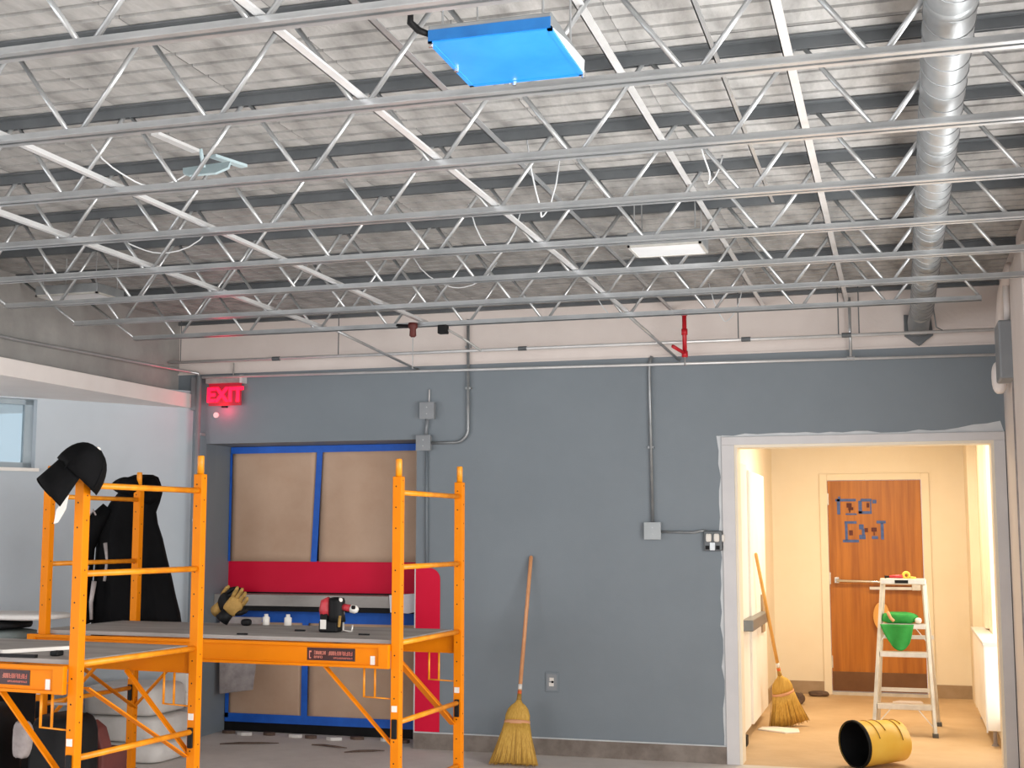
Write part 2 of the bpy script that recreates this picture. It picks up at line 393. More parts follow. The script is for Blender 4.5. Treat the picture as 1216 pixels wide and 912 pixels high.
# tape strokes and smudges on the door, in a 912-unit grid (x right, y down)
def dx(u): return -0.757 + u * 0.000853
def dz(v): return 2.084 - v * 0.000860
def strip(u0, v0, u1, v1, m='tape_slate', nm='tape_strip'):
    MB().box(dx(u0), dx(u1), VY - 0.0005, VY + 0.005, dz(v1), dz(v0)).build(nm, m, d1)
for a in ((192, 288, 415, 316), (208, 290, 242, 460), (300, 448, 420, 466), (222, 262, 246, 290),
          (440, 310, 478, 450), (465, 288, 585, 318), (440, 425, 582, 455), (566, 320, 580, 425), (592, 300, 635, 340),
          (285, 535, 415, 562), (288, 560, 316, 745), (262, 738, 435, 768),
          (440, 570, 490, 625), (470, 620, 500, 690), (440, 685, 508, 732), (575, 698, 640, 730),
          (630, 530, 728, 560), (672, 555, 704, 735)): strip(*a)
for a in ((312, 335, 368, 385), (330, 380, 385, 412), (338, 410, 352, 440), (528, 335, 556, 385), (332, 635, 372, 690), (498, 610, 535, 655), (572, 605, 630, 650), (596, 648, 606, 690)):
    strip(*a, m='dark_red', nm='painted_mark')

# white door leaf folded back on the left
dl_ = struct('door_2', 'white_paint', MB().box(-1.165, -1.12, 9.35, 10.1, 0.08, 2.03), 'white door leaf folded back along the left vestibule wall', 'door', bevel=0.004)
MB().box(-1.185, -1.10, 10.1, 11.2, 0.09, 1.99).build('leaf_panel', 'white_paint', dl_, bevel=0.004)
MB().box(-1.12, -1.04, 9.62, 10.75, 0.81, 0.89).build('push_bar_housing', 'seam', dl_, bevel=0.006)
MB().box(-1.10, -1.085, 10.75, 10.95, 0.72, 1.02).build('lock_plate', 'base_tan', dl_)

# ------------------------------------------------------------------ window in the angled left wall
w1 = MB()
def obl(t0, t1, o0, o1, z0, z1, mb):
    c = [lw(t0, 0, o0), lw(t1, 0, o0), lw(t1, 0, o1), lw(t0, 0, o1)]
    mb.add([(p.x, p.y, z0) for p in c] + [(p.x, p.y, z1) for p in c],
           [(0, 3, 2, 1), (4, 5, 6, 7), (0, 1, 5, 4), (1, 2, 6, 5), (2, 3, 7, 6), (3, 0, 4, 7)])
obl(WT0, WT0 + 0.06, -0.12, -0.07, 1.965, 2.455, w1); obl(WT1 - 0.06, WT1, -0.12, -0.07, 1.965, 2.455, w1)
obl(WT0, WT1, -0.12, -0.07, 2.42, 2.455, w1); obl(WT0, WT1, -0.12, -0.07, 1.965, 2.01, w1); obl(1.72, 1.77, -0.12, -0.07, 1.965, 2.455, w1)
win = struct('window_1', 'frame_grey', w1, 'small high window at the left edge under the white beam', 'window')
m = MB(); obl(WT0 - 0.02, WT1 + 0.02, -0.07, 0.03, 1.945, 1.968, m); m.build('window_sill', 'white_paint', win)
for a, b in ((WT0 + 0.06, 1.72), (1.77, WT1 - 0.06)):
    m = MB(); obl(a, b, -0.10, -0.092, 2.01, 2.42, m); m.build('pane', 'glass', win)

# ------------------------------------------------------------------ papered window in the niche
NY = 9.30
pw = thing('papered_window', 'tall niche window masked with kraft paper and blue tape', 'window', (-4.21, NY, 0))
MB().box(-5.067, -3.353, NY - 0.03, NY, 0.0, 0.07).build('bottom_frame', 'black', pw)
MB().box(-5.067, -3.353, NY - 0.012, NY, 0.07, 2.19).build('glazing', 'black', pw)
MB().box(-5.067, -3.353, NY - 0.022, NY - 0.012, 1.06, 1.30).build('red_panel', 'red_paint', pw)
def sheet(x0, x1, z0, z1, seed):
    m = MB(); rnd = random.Random(seed); nx, nzz = 14, 14; a, b, c = [rnd.uniform(0, 6) for _ in range(3)]
    vs = []
    for j in range(nzz + 1):
        for i in range(nx + 1):
            u = i / nx; v = j / nzz; edge = min(u, 1 - u, v, 1 - v) * 4
            k = min(1, edge) * (0.004 * math.sin(7 * u + 3 * v + a) + 0.003 * math.sin(11 * v - 5 * u + b) + 0.003 * math.sin(13 * u + c))
            vs.append((x0 + (x1 - x0) * u, NY - 0.026 - 0.006 * min(1, edge) + k, z0 + (z1 - z0) * v))
    k = nx + 1
    m.add(vs, [(j * k + i, j * k + i + 1, (j + 1) * k + i + 1, (j + 1) * k + i) for j in range(nzz) for i in range(nx)])
    o = m.build('kraft_sheet', 'kraft', pw, smooth=True)
    s = o.modifiers.new('thick', 'SOLIDIFY'); s.thickness = 0.001
    return o
sheet(-5.055, -4.325, 1.295, 2.16, 1); sheet(-4.295, -3.36, 1.295, 2.17, 2)
sheet(-5.05, -4.41, 0.09, 0.90, 3); sheet(-4.37, -3.40, 0.09, 0.90, 4)
tY0, tY1 = NY - 0.0395, NY - 0.036
MB().box(-5.06, -3.355, tY0, tY1, 2.135, 2.187).build('tape_strip', 'tape_blue', pw)
MB().prism([(-4.355, 1.295), (-4.305, 1.295), (-4.268, 2.185), (-4.315, 2.185)], (0, tY0 - 0.001, 0), (1, 0, 0), (0, 0, 1), (0, 0.003, 0)).build('tape_strip', 'tape_blue', pw)
MB().box(-5.064, -5.046, tY0, tY1, 1.295, 2.14).build('tape_strip', 'tape_blue', pw)
MB().box(-5.06, -3.40, tY0, tY1, 0.07, 0.135).build('tape_strip', 'tape_blue', pw)
MB().box(-5.06, -3.38, tY0, tY1, 0.83, 0.93).build('tape_strip', 'tape_blue', pw)
MB().box(-4.415, -4.365, tY0 - 0.001, tY1, 0.10, 0.90).build('tape_strip', 'tape_blue', pw)
MB().box(-5.06, -5.03, tY0, tY1, 0.10, 0.90).build('tape_strip', 'tape_blue', pw)
MB().box(-3.43, -3.40, tY0, tY1, 0.10, 0.90).build('tape_strip', 'tape_blue', pw)
lg = tag(MB().box(-5.066, -3.354, 9.06, NY - 0.045, 0.965, 1.05).build('niche_shelf', 'ply_grey', bevel=0.004), 'grey shelf across the niche between upper and lower paper sheets', 'shelf')
MB().box(-5.06, -3.36, 9.10, NY - 0.06, 0.925, 0.965).build('shelf_support', 'black', lg)
# red painted panel on the wall right of the niche
poly = [(-3.352, 0.12), (-3.165, 0.12), (-3.165, 1.10)] + [(-3.245 + 0.08 * math.cos(R(a)), 1.185 + 0.08 * math.sin(R(a))) for a in range(0, 91, 15)] + [(-3.352, 1.265)]
rp = MB().prism(poly, (0, D - 0.006, 0), (1, 0, 0), (0, 0, 1), (0, 0.005, 0)).build('red_wall_panel', 'red_paint')
tag(rp, 'red painted strip with rounded top corner beside the niche', 'panel')
MB().box(-3.358, -3.350, D - 0.009, D, 0.0, 1.265).build('corner_bead', 'casing', rp)

# ------------------------------------------------------------------ bar joists
JY = [2.895, 3.566, 4.245, 4.935, 5.62, 6.29, 6.945, 7.599]
ordn = ['nearest the camera', 'second from the camera', 'third from the camera', 'fourth from the camera', 'fourth from the grey back wall',
        'third from the grey back wall', 'second from the grey back wall', 'nearest the grey back wall']
P = 0.505; nodes = [-0.02 - P * k for k in range(-1, 10)]
def make_joist(y, lab, xe=0.645):
    j = thing('bar_joist', 'grey steel bar joist across the ceiling, ' + lab, 'joist', (-2.33, y, 2.80), 'steel bar joists')
    for s in (-1, 1):
        c = MB(); a = 0.006 * s; b = 0.030 * s
        c.box(-4.90, xe, y + min(a, a + 0.004 * s), y + max(a, a + 0.004 * s), 2.80, 2.828)
        c.box(-4.90, xe, y + min(a, b), y + max(a, b), 2.80, 2.804)
        c.build('bottom_chord_angle', 'steel', j)
        c = MB()
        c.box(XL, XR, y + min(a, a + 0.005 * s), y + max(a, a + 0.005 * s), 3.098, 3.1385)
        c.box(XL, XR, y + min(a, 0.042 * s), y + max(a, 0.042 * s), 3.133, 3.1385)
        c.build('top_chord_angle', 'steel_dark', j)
    up_ = dn = None
    for n in nodes:
        for s in (-1, 1):
            p = (n + 0.018 * s, y, 2.812); q = (n + s * (P / 2 - 0.012), y, 3.11)
            if q[0] < XL + 0.1 or q[0] > XR - 0.05 or p[0] > 0.48 or p[0] < -4.92: continue
            key = up_ if s > 0 else dn
            if key is None:
                o = MB().tube([p, q], 0.0085, 8).build('web_bar', 'steel', j, smooth=True)
                if s > 0: up_ = (o, n)
                else: dn = (o, n)
            else: share(key[0], j, (n - key[1], 0, 0))
    MB().tube([(-4.89, y, 2.812), (XL + 0.03, y, 3.10)], 0.0085, 8).build('end_diagonal', 'steel', j, smooth=True)
    return j
j0 = make_joist(JY[0], ordn[0])
make_joist(JY[7], ordn[7], 0.47)
for y, lab in list(zip(JY, ordn))[1:7]:
    j = copy_tree(j0); j.location.y = y; j['label'] = 'grey steel bar joist across the ceiling, ' + lab
# bridging running away from the camera
def bridge(x, z, y0, y1, w, label, m='steel_bright'):
    b = MB(); b.box(x - w / 2, x + w / 2, y0, y1, z, z + 0.004); b.box(x - w / 2, x - w / 2 + 0.004, y0, y1, z, z + w)
    tag(b.build('bridging_angle', m), label, 'bridging', 'bridging bars')
bridge(-1.53, 2.830, 2.2, 7.75, 0.030, 'bright lower bridging bar crossing the joists left of the white-lens fixture')
bridge(-2.84, 2.830, 2.2, 7.75, 0.028, 'bright lower bridging bar, second from the left wall')
bridge(-3.55, 2.830, 2.2, 7.75, 0.030, 'bright lower bridging bar nearest the left wall')
bridge(-1.47, 3.045, 2.2, D, 0.026, 'upper bridging bar just under the deck behind the blue light fixture', 'steel')
bridge(-0.85, 3.045, 2.2, D, 0.030, 'upper bridging bar just under the deck right of the blue light fixture')
bridge(-0.53, 3.060, 2.2, 6.1, 0.018, 'thin broken upper bridging strip between two wider bars', 'steel')
bridge(-0.30, 3.045, 2.2, D, 0.032, 'upper bridging bar just under the deck nearest the round duct')
for (x, lab) in ((-3.40, 'thin wall brace rod sloping down above the left junction boxes'), (-1.48, 'thin wall brace rod sloping down beside the red pipe')):
    tag(MB().tube([(x - 0.05, 7.6, 2.815), (x + 0.05, D, 2.70)], 0.010, 8).build('wall_brace_rod', 'steel', smooth=True), lab, 'rod', 'wall brace rods')

# ------------------------------------------------------------------ round spiral duct
du = thing('spiral_duct', 'round spiral seamed metal duct running to the back wall', 'duct', (0.175, 5.5, 2.85))
DX, DZ, DR = 0.172, 2.925, 0.070
yy = 2.2
ci = 0
while yy < 8.60:
    y2 = min(yy + 1.28, 8.62)
    MB().tube([(DX, yy, DZ), (DX, y2 - 0.004, DZ)], DR, 40, False).build('duct_section', 'galvanised', du, smooth=True)
    MB().tube([(DX, y2 - 0.02, DZ), (DX, y2 - 0.016, DZ), (DX, y2 + 0.012, DZ), (DX, y2 + 0.016, DZ)], [DR, DR + 0.003, DR + 0.003, DR], 40, False).build('coupling_band', 'galvanised', du, smooth=True)
    yy = y2
m = MB(); hp = []
turns = (8.6 - 2.2) / 0.13
n = int(turns * 20)
for i in range(n + 1):
    t = i / 20 * 2 * math.pi
    hp.append((DX + (DR + 0.0008) * math.sin(t), 2.2 + 0.13 * i / 20, DZ - (DR + 0.0008) * math.cos(t)))
m.tube(hp, 0.0024, 5).build('spiral_seam', 'seam', du, smooth=True)
MB().tube([(DX, 8.62, DZ), (DX - 0.01, 8.70, DZ - 0.012), (DX - 0.02, 8.78, DZ - 0.05), (DX - 0.02, 8.83, DZ - 0.10)], [DR, DR, DR * 0.98, DR * 0.92], 32).build('end_elbow', 'galvanised', du, smooth=True)
MB().prism([(-0.09, 0.0), (0.0, -0.07), (0.09, 0.0), (0.08, 0.12), (-0.09, 0.14)], (DX - 0.02, D - 0.03, 2.80), (1, 0, 0), (0, 0, 1), (0, 0.028, 0)).build('wall_flange', 'steel_dark', du)
MB().tube([(DX + 0.07, 8.62, 2.94), (DX + 0.085, 8.66, 2.82), (DX + 0.15, 8.72, 2.79)], 0.004, 6).build('hanger_wire', 'steel_dark', du)

# ------------------------------------------------------------------ light fixtures tucked between joists
def fixture(name, x0, x1, y0, y1, z, hgt, lens, body, label):
    f = thing(name, label, 'light fixture', ((x0 + x1) / 2, (y0 + y1) / 2, z))
    MB().box(x0, x1, y0, y1, z + 0.006, z + hgt).build('housing', body, f, bevel=0.004)
    MB().box(x0 + 0.012, x1 - 0.012, y0 + 0.012, y1 - 0.012, z, z + 0.006).build('lens', lens, f)
    fr = MB().box(x0, x1, y0, y0 + 0.012, z - 0.002, z + 0.008).box(x0, x1, y1 - 0.012, y1, z - 0.002, z + 0.008).box(x0, x0 + 0.012, y0, y1, z - 0.002, z + 0.008).box(x1 - 0.012, x1, y0, y1, z - 0.002, z + 0.008)
    fr.build('rim', lens if lens == 'blue_film' else 'aluminium', f)
    for sx in (x0 + 0.03, x1 - 0.03):
        for sy in (y0 + 0.03, y1 - 0.03):
            MB().tube([(sx, sy, z + hgt), (sx, sy, 3.14)], 0.003, 6).build('hanger_wire', 'steel', f)
    return f
f1 = fixture('light_fixture', -1.13, -0.80, 3.05, 3.40, 2.775, 0.045, 'blue_film', 'galvanised', 'square ceiling light still covered in bright blue film')
MB().box(-1.128, -0.802, 3.046, 3.05, 2.777, 2.806).build('film_flap', 'blue_film_dark', f1)
MB().prism([(3.06, 2.78), (3.24, 2.778), (3.39, 2.78), (3.40, 2.817), (3.20, 2.80)], (-0.7995, 0, 0), (0, 1, 0), (0, 0, 1), (0.002, 0, 0)).build('film_flap', 'lens_white', f1)
MB().tube([(-1.13, 3.06, 2.80), (-1.155, 3.05, 2.81), (-1.175, 3.04, 2.83), (-1.17, 3.03, 2.85)], [0.008, 0.010, 0.010, 0.008], 8).build('corner_clip', 'black', f1, smooth=True)
for p in ((-1.125, 3.06), (-1.0, 3.40), (-0.80, 3.395), (-1.12, 3.25)): MB().tube([(p[0], p[1], 2.765), (p[0], p[1], 2.785)], 0.006, 8).build('screw', 'chrome', f1)
fixture('light_fixture', -1.20, -0.85, 5.97, 6.22, 2.86, 0.07, 'lens_white', 'galvanised', 'pale lensed ceiling light above the blank grey wall')
fixture('light_fixture', -4.74, -4.33, 6.33, 6.60, 2.87, 0.06, 'lens_white', 'galvanised', 'pale ceiling light in the far left corner of the joists')
# loose bracket hung above the joists on the left
lb = thing('loose_bracket', 'pale teal sheet metal bracket hanging under the deck at left', 'bracket', (-2.6, 4.55, 2.95))
MB().bar((-2.66, 4.22, 3.02), (-2.63, 4.47, 3.02), 0.035, 0.012).build('channel_arm', 'steel_bright', lb)
MB().bar((-2.60, 4.55, 3.02), (-2.55, 4.72, 3.02), 0.035, 0.012).build('channel_arm', 'teal_grey', lb)
MB().tube([(-2.615, 4.48, 3.03), (-2.61, 4.50, 2.96)], 0.008, 8).build('strut', 'teal_grey', lb)
poly = [(-0.11, 0.0), (0.10, 0.015), (0.10, -0.02), (0.05, -0.045), (-0.07, -0.045), (-0.10, -0.03)]
MB().prism(poly, (-2.63, 4.56, 2.985), (1, 0, 0), (0, 0.5, 0.86), (0, 0.01, -0.005)).build('curved_plate', 'teal_grey', lb)
# small things hanging at the last joist
sp = thing('sprinkler_drop', 'dark red sprinkler fitting under the last joist at left', 'sprinkler', (-2.885, 7.56, 2.52))
MB().tube([(-2.885, 7.56, 2.82), (-2.885, 7.56, 2.79), (-2.885, 7.56, 2.78), (-2.885, 7.56, 2.74), (-2.885, 7.56, 2.73)], [0.03, 0.03, 0.02, 0.022, 0.012], 12).build('fitting', 'dark_red', sp, smooth=True)
MB().tube([(-2.885, 7.56, 2.735), (-2.885, 7.56, 2.53)], 0.003, 6).build('drop_rod', 'steel', sp)
MB().tube([(-2.90, 7.56, 2.80), (-3.0, 7.58, 2.81)], 0.012, 8).build('side_inlet', 'black', sp)
jb = tag(MB().box(-2.72, -2.66, 7.55, 7.60, 2.745, 2.80).build('ceiling_junction_box', 'black', bevel=0.005), 'small black box under the last joist right of sprinkler fitting', 'junction box')
MB().tube([(-2.66, 7.58, 2.77), (-2.60, 7.7, 2.73), (-2.55, 7.9, 2.68)], 0.008, 8).build('cable', 'steel', jb)

# ------------------------------------------------------------------ pipes along the back wall
p1 = thing('sprinkler_pipe', 'thin metal pipe along the pink band, upper of two', 'pipe', (-2.3, 8.70, 2.79))
MB().tube([(XL + 0.02, 8.70, 2.80), (XR - 0.01, 8.70, 2.795)], 0.011, 10).build('pipe_run', 'steel_bright', p1, smooth=True)
for x in (-5.2, -3.9, -1.0, -0.35, -0.22): MB().tube([(x, 8.70, 2.797), (x, 8.70, 3.13)], 0.004, 6).build('hanger_rod', 'steel_dark', p1)
for x in (-4.4, -2.5, -0.95, -0.3): MB().tube([(x - 0.03, 8.70, 2.798), (x + 0.03, 8.70, 2.798)], 0.016, 10).build('coupling', 'steel_dark', p1)
p2 = thing('conduit_run', 'thin metal conduit along the top of the grey wall, lower of two', 'pipe', (-2.2, 8.79, 2.66))
MB().tube([(-5.06, 8.79, 2.69), (XR - 0.02, 8.79, 2.645)], 0.009, 10).build('conduit_pipe', 'steel_bright', p2, smooth=True)
for x in (-0.9 + 0.62, ): MB().tube([(x, 8.79, 2.655), (x, 8.79, 3.06)], 0.010, 8).build('riser', 'steel', p2, smooth=True); MB().tube([(x - 0.025, 8.79, 2.655), (x + 0.025, 8.79, 2.655)], 0.015, 10).build('tee', 'steel', p2)
p3 = thing('corner_pipe', 'grey vertical pipe in the corner beneath the exit sign side', 'pipe', (-5.10, 8.83, 0))
MB().tube([(-5.10, 8.81, 0.0), (-5.10, 8.81, 2.70)], 0.020, 14).build('pipe_run', 'box_grey', p3, smooth=True)
MB().tube([(-5.10, 8.81, 2.70), (-5.105, 8.80, 2.725), (-5.16, 8.76, 2.735), (-5.2, 8.5, 2.735), (-5.28, 6.9, 2.72), (-5.28, 3.0, 2.70)], 0.012, 10).build('pipe_branch', 'steel', p3, smooth=True)
for z in (2.25, 1.6): MB().box(-5.125, -5.075, 8.81, D - 0.001, z, z + 0.02).build('pipe_clip', 'steel', p3)
p4 = thing('red_sprinkler_pipe', 'short bright red vertical pipe under the deck at the back wall', 'pipe', (-1.345, 8.6, 2.69))
MB().tube([(-1.345, 8.6, 2.70), (-1.345, 8.6, 3.00)], 0.015, 12).build('pipe_run', 'red_pipe', p4, smooth=True)
for z in (2.70, 2.85, 2.98): MB().tube([(-1.345, 8.6, z - 0.02), (-1.345, 8.6, z + 0.02)], 0.021, 12).build('coupling', 'red_pipe', p4, smooth=True)
MB().tube([(-1.345, 8.6, 2.705), (-1.40, 8.45, 2.735)], 0.012, 10).build('branch', 'red_pipe', p4, smooth=True)
MB().tube([(-1.345, 8.6, 2.69), (-1.345, 8.6, 2.63), (-1.345, 8.6, 2.625)], [0.006, 0.006, 0.014], 10).build('sprinkler_head', 'chrome', p4)

# ------------------------------------------------------------------ electrical items on the grey wall
def jbox(x0, x1, z0, z1, dep, label, m='box_grey'):
    b = thing('junction_box', label, 'junction box', ((x0 + x1) / 2, D, z0))
    MB().box(x0, x1, D - dep, D, z0, z1).build('box_body', m, b, bevel=0.006)
    MB().box(x0 - 0.004, x1 + 0.004, D - dep - 0.004, D - dep, z0 - 0.004, z1 + 0.004).build('cover_plate', m, b, bevel=0.0015)
    for s in (0.3, 0.7): MB().tube([(x0 + (x1 - x0) * 0.5, D - dep - 0.007, z0 + (z1 - z0) * s), (x0 + (x1 - x0) * 0.5, D - dep - 0.003, z0 + (z1 - z0) * s)], 0.004, 8).build('cover_screw', 'steel', b)
    return b
jbox(-3.309, -3.205, 2.335, 2.452, 0.055, 'grey junction box on grey wall, upper of the stacked pair')
jbox(-3.335, -3.232, 2.107, 2.213, 0.055, 'grey junction box at niche corner, lower of the stacked pair')
jbox(-1.675, -1.567, 1.475, 1.583, 0.05, 'grey junction box at the end of the long vertical conduit', 'box_light')
def conduit(pts, r, label, m='galvanised', straps=()):
    c = thing('wall_conduit', label, 'conduit', tuple(pts[0]))
    MB().tube(pts, r, 10).build('conduit_pipe', m, c, smooth=True)
    for (x, z, hz) in straps:
        if hz: MB().box(x - 0.008, x + 0.008, D - 0.03, D, z - 0.02, z + 0.02).build('strap', m, c)
        else: MB().box(x - 0.02, x + 0.02, D - 0.03, D, z - 0.008, z + 0.008).build('strap', m, c)
    return c
YC = D - 0.024
conduit([(-2.955, YC, 3.05), (-2.952, YC, 2.26)] + arc((-3.052, YC, 2.26), 0.10, 0, -90, 8, (1, 0, 0), (0, 0, 1)) + [(-3.232, YC, 2.16)], 0.011, 'metal conduit dropping from ceiling and bending to the lower niche box', straps=((-2.953, 2.55, 0), (-2.955, 2.85, 0)))
conduit([(-3.262, YC, 2.335), (-3.275, YC, 2.213)], 0.011, 'short grey conduit joining the two stacked junction boxes', 'box_grey')
conduit([(-3.270, YC + 0.008, 2.107), (-3.263, YC + 0.008, 1.275)], 0.010, 'grey painted surface conduit running down beside the niche', 'wall_grey')
conduit([(-3.253, YC + 0.01, 2.55), (-3.255, YC + 0.01, 2.452)], 0.006, 'thin pale stub of conduit on top of the upper junction box', 'casing')
conduit([(-1.615, YC, 2.73), (-1.632, YC, 2.68), (-1.634, YC, 2.60), (-1.622, YC, 1.583)], 0.011, 'long vertical conduit in the middle of the grey wall', straps=((-1.63, 2.1, 0),))
conduit([(-1.567, YC, 1.523), (-1.34, YC, 1.518), (-1.30, YC, 1.528), (-1.26, YC, 1.53)], 0.009, 'short horizontal conduit leading to the outlet beside the casing')
# exposed receptacle beside the casing
oc = thing('open_receptacle', 'exposed metal outlet box with two white receptacles beside the doorway', 'outlet', (-1.21, D, 1.395))
MB().box(-1.275, -1.152, D - 0.045, D, 1.395, 1.53).build('steel_box', 'steel_dark', oc, bevel=0.008)
for x in (-1.24, -1.187): MB().pillow((x, D - 0.05, 1.483), 0.019, 0.010, 0.028, 0.5).build('receptacle', 'sticker_white', oc, smooth=True)
MB().pillow((-1.146, D - 0.03, 1.48), 0.010, 0.012, 0.025, 0.6).build('receptacle', 'sticker_white', oc, smooth=True)
for x in (-1.25, -1.18): MB().box(x - 0.012, x + 0.012, D - 0.052, D - 0.044, 1.405, 1.43).build('terminal', 'black', oc)
MB().box(-1.232, -1.198, D - 0.054, D - 0.044, 1.40, 1.45).build('terminal', 'steel', oc)
# duplex outlet
ot = thing('wall_outlet', 'recessed grey outlet plate low on the grey wall', 'outlet', (-2.34, D, 0.425))
MB().box(-2.39, -2.295, D - 0.008, D, 0.425, 0.56).build('plate', 'wall_grey', ot, bevel=0.004)
MB().box(-2.376, -2.309, D - 0.010, D - 0.007, 0.44, 0.545).build('inner_plate', 'box_grey', ot)
MB().box(-2.358, -2.328, D - 0.013, D - 0.009, 0.500, 0.523).build('receptacle', 'sticker_white', ot)
MB().box(-2.362, -2.328, D - 0.013, D - 0.009, 0.465, 0.490).build('receptacle', 'sticker_white', ot)
MB().box(-2.345, -2.330, D - 0.0135, D - 0.009, 0.487, 0.502).build('receptacle', 'black', ot)

# ------------------------------------------------------------------ exit sign
ex = thing('exit_sign', 'glowing red exit sign on the grey wall near the left corner', 'sign', (-4.89, D, 2.47))
MB().box(-5.045, -4.735, D - 0.075, D - 0.005, 2.645, 2.70).build('housing', 'lining_grey', ex, bevel=0.004)
MB().box(-4.755, -4.733, D - 0.08, D - 0.002, 2.642, 2.703).build('end_cap', 'casing', ex)
MB().box(-5.03, -4.755, D - 0.046, D - 0.040, 2.475, 2.645).build('panel', 'exit_panel', ex)
M = Matrix.Translation((-4.893, D - 0.047, 2.553)) @ Matrix.Rotation(R(90), 4, 'X')
textmesh('EXIT', 0.150, 'exit_letter', 'lettering', ex, M, 0.002, 0.006)
MB().tube([(-4.84, D - 0.02, 2.70), (-4.835, D - 0.02, 2.80)], 0.006, 6).build('hanger', 'chrome', ex)
MB().box(-4.93, -4.89, D - 0.03, D, 2.462, 2.474).build('bracket', 'black', ex)
gl_ = bpy.data.lights.new('exit_sign_glow', 'POINT'); gl_.energy = 1.1; gl_.color = (1, 0.03, 0.10); gl_.shadow_soft_size = 0.03
go_ = bpy.data.objects.new('exit_sign_glow', gl_); COL.objects.link(go_); go_.parent = ex; go_.location = (-0.01, -0.075, -0.025)
fi = tag(MB().tube([(-4.985, D - 0.012, 2.408), (-4.985, D - 0.001, 2.408)], 0.022, 16).build('wall_plug', 'soffit_white'), 'small cream plug on the wall under the exit sign', 'plug')

# emergency light on the right wall
em = thing('emergency_light', 'grey box light with pale lamp head on the right wall', 'emergency light', (0.62, 8.1, 2.38))
MB().box(0.575, 0.66, 7.95, 8.25, 2.40, 2.74).build('housing', 'box_grey', em, bevel=0.012)
MB().pillow((0.60, 8.36, 2.45), 0.045, 0.07, 0.10, 0.8).build('lamp_head', 'soffit_white', em, smooth=True)
MB().tube([(0.60, 8.27, 2.47), (0.60, 8.30, 2.47)], 0.02, 10).build('lamp_neck', 'black', em)
MB().tube([(0.635, 8.05, 2.74), (0.635, 8.05, 3.0)], 0.018, 10).build('feed_pipe', 'soffit_white', em, smooth=True)
rc = tag(MB().box(0.63, 0.66, 7.0, 7.75, 0.0, 3.0).build('wall_chase', 'wall_pink', bevel=0.01), 'pinkish boxed chase on the right wall edge', 'chase')
tag(MB().tube([(0.64, 8.45, 2.62), (0.63, 8.5, 2.80), (0.63, 8.25, 2.95), (0.64, 7.8, 3.02)], 0.03, 12).build('bent_pipe', 'wall_pink', smooth=True), 'pale bent pipe above the emergency light', 'pipe')
tag(MB().tube([(0.645, 7.9, 0.0), (0.645, 7.9, 2.38)], 0.012, 8).build('dark_conduit', 'lining_grey', smooth=True), 'thin conduit below the emergency light', 'conduit')

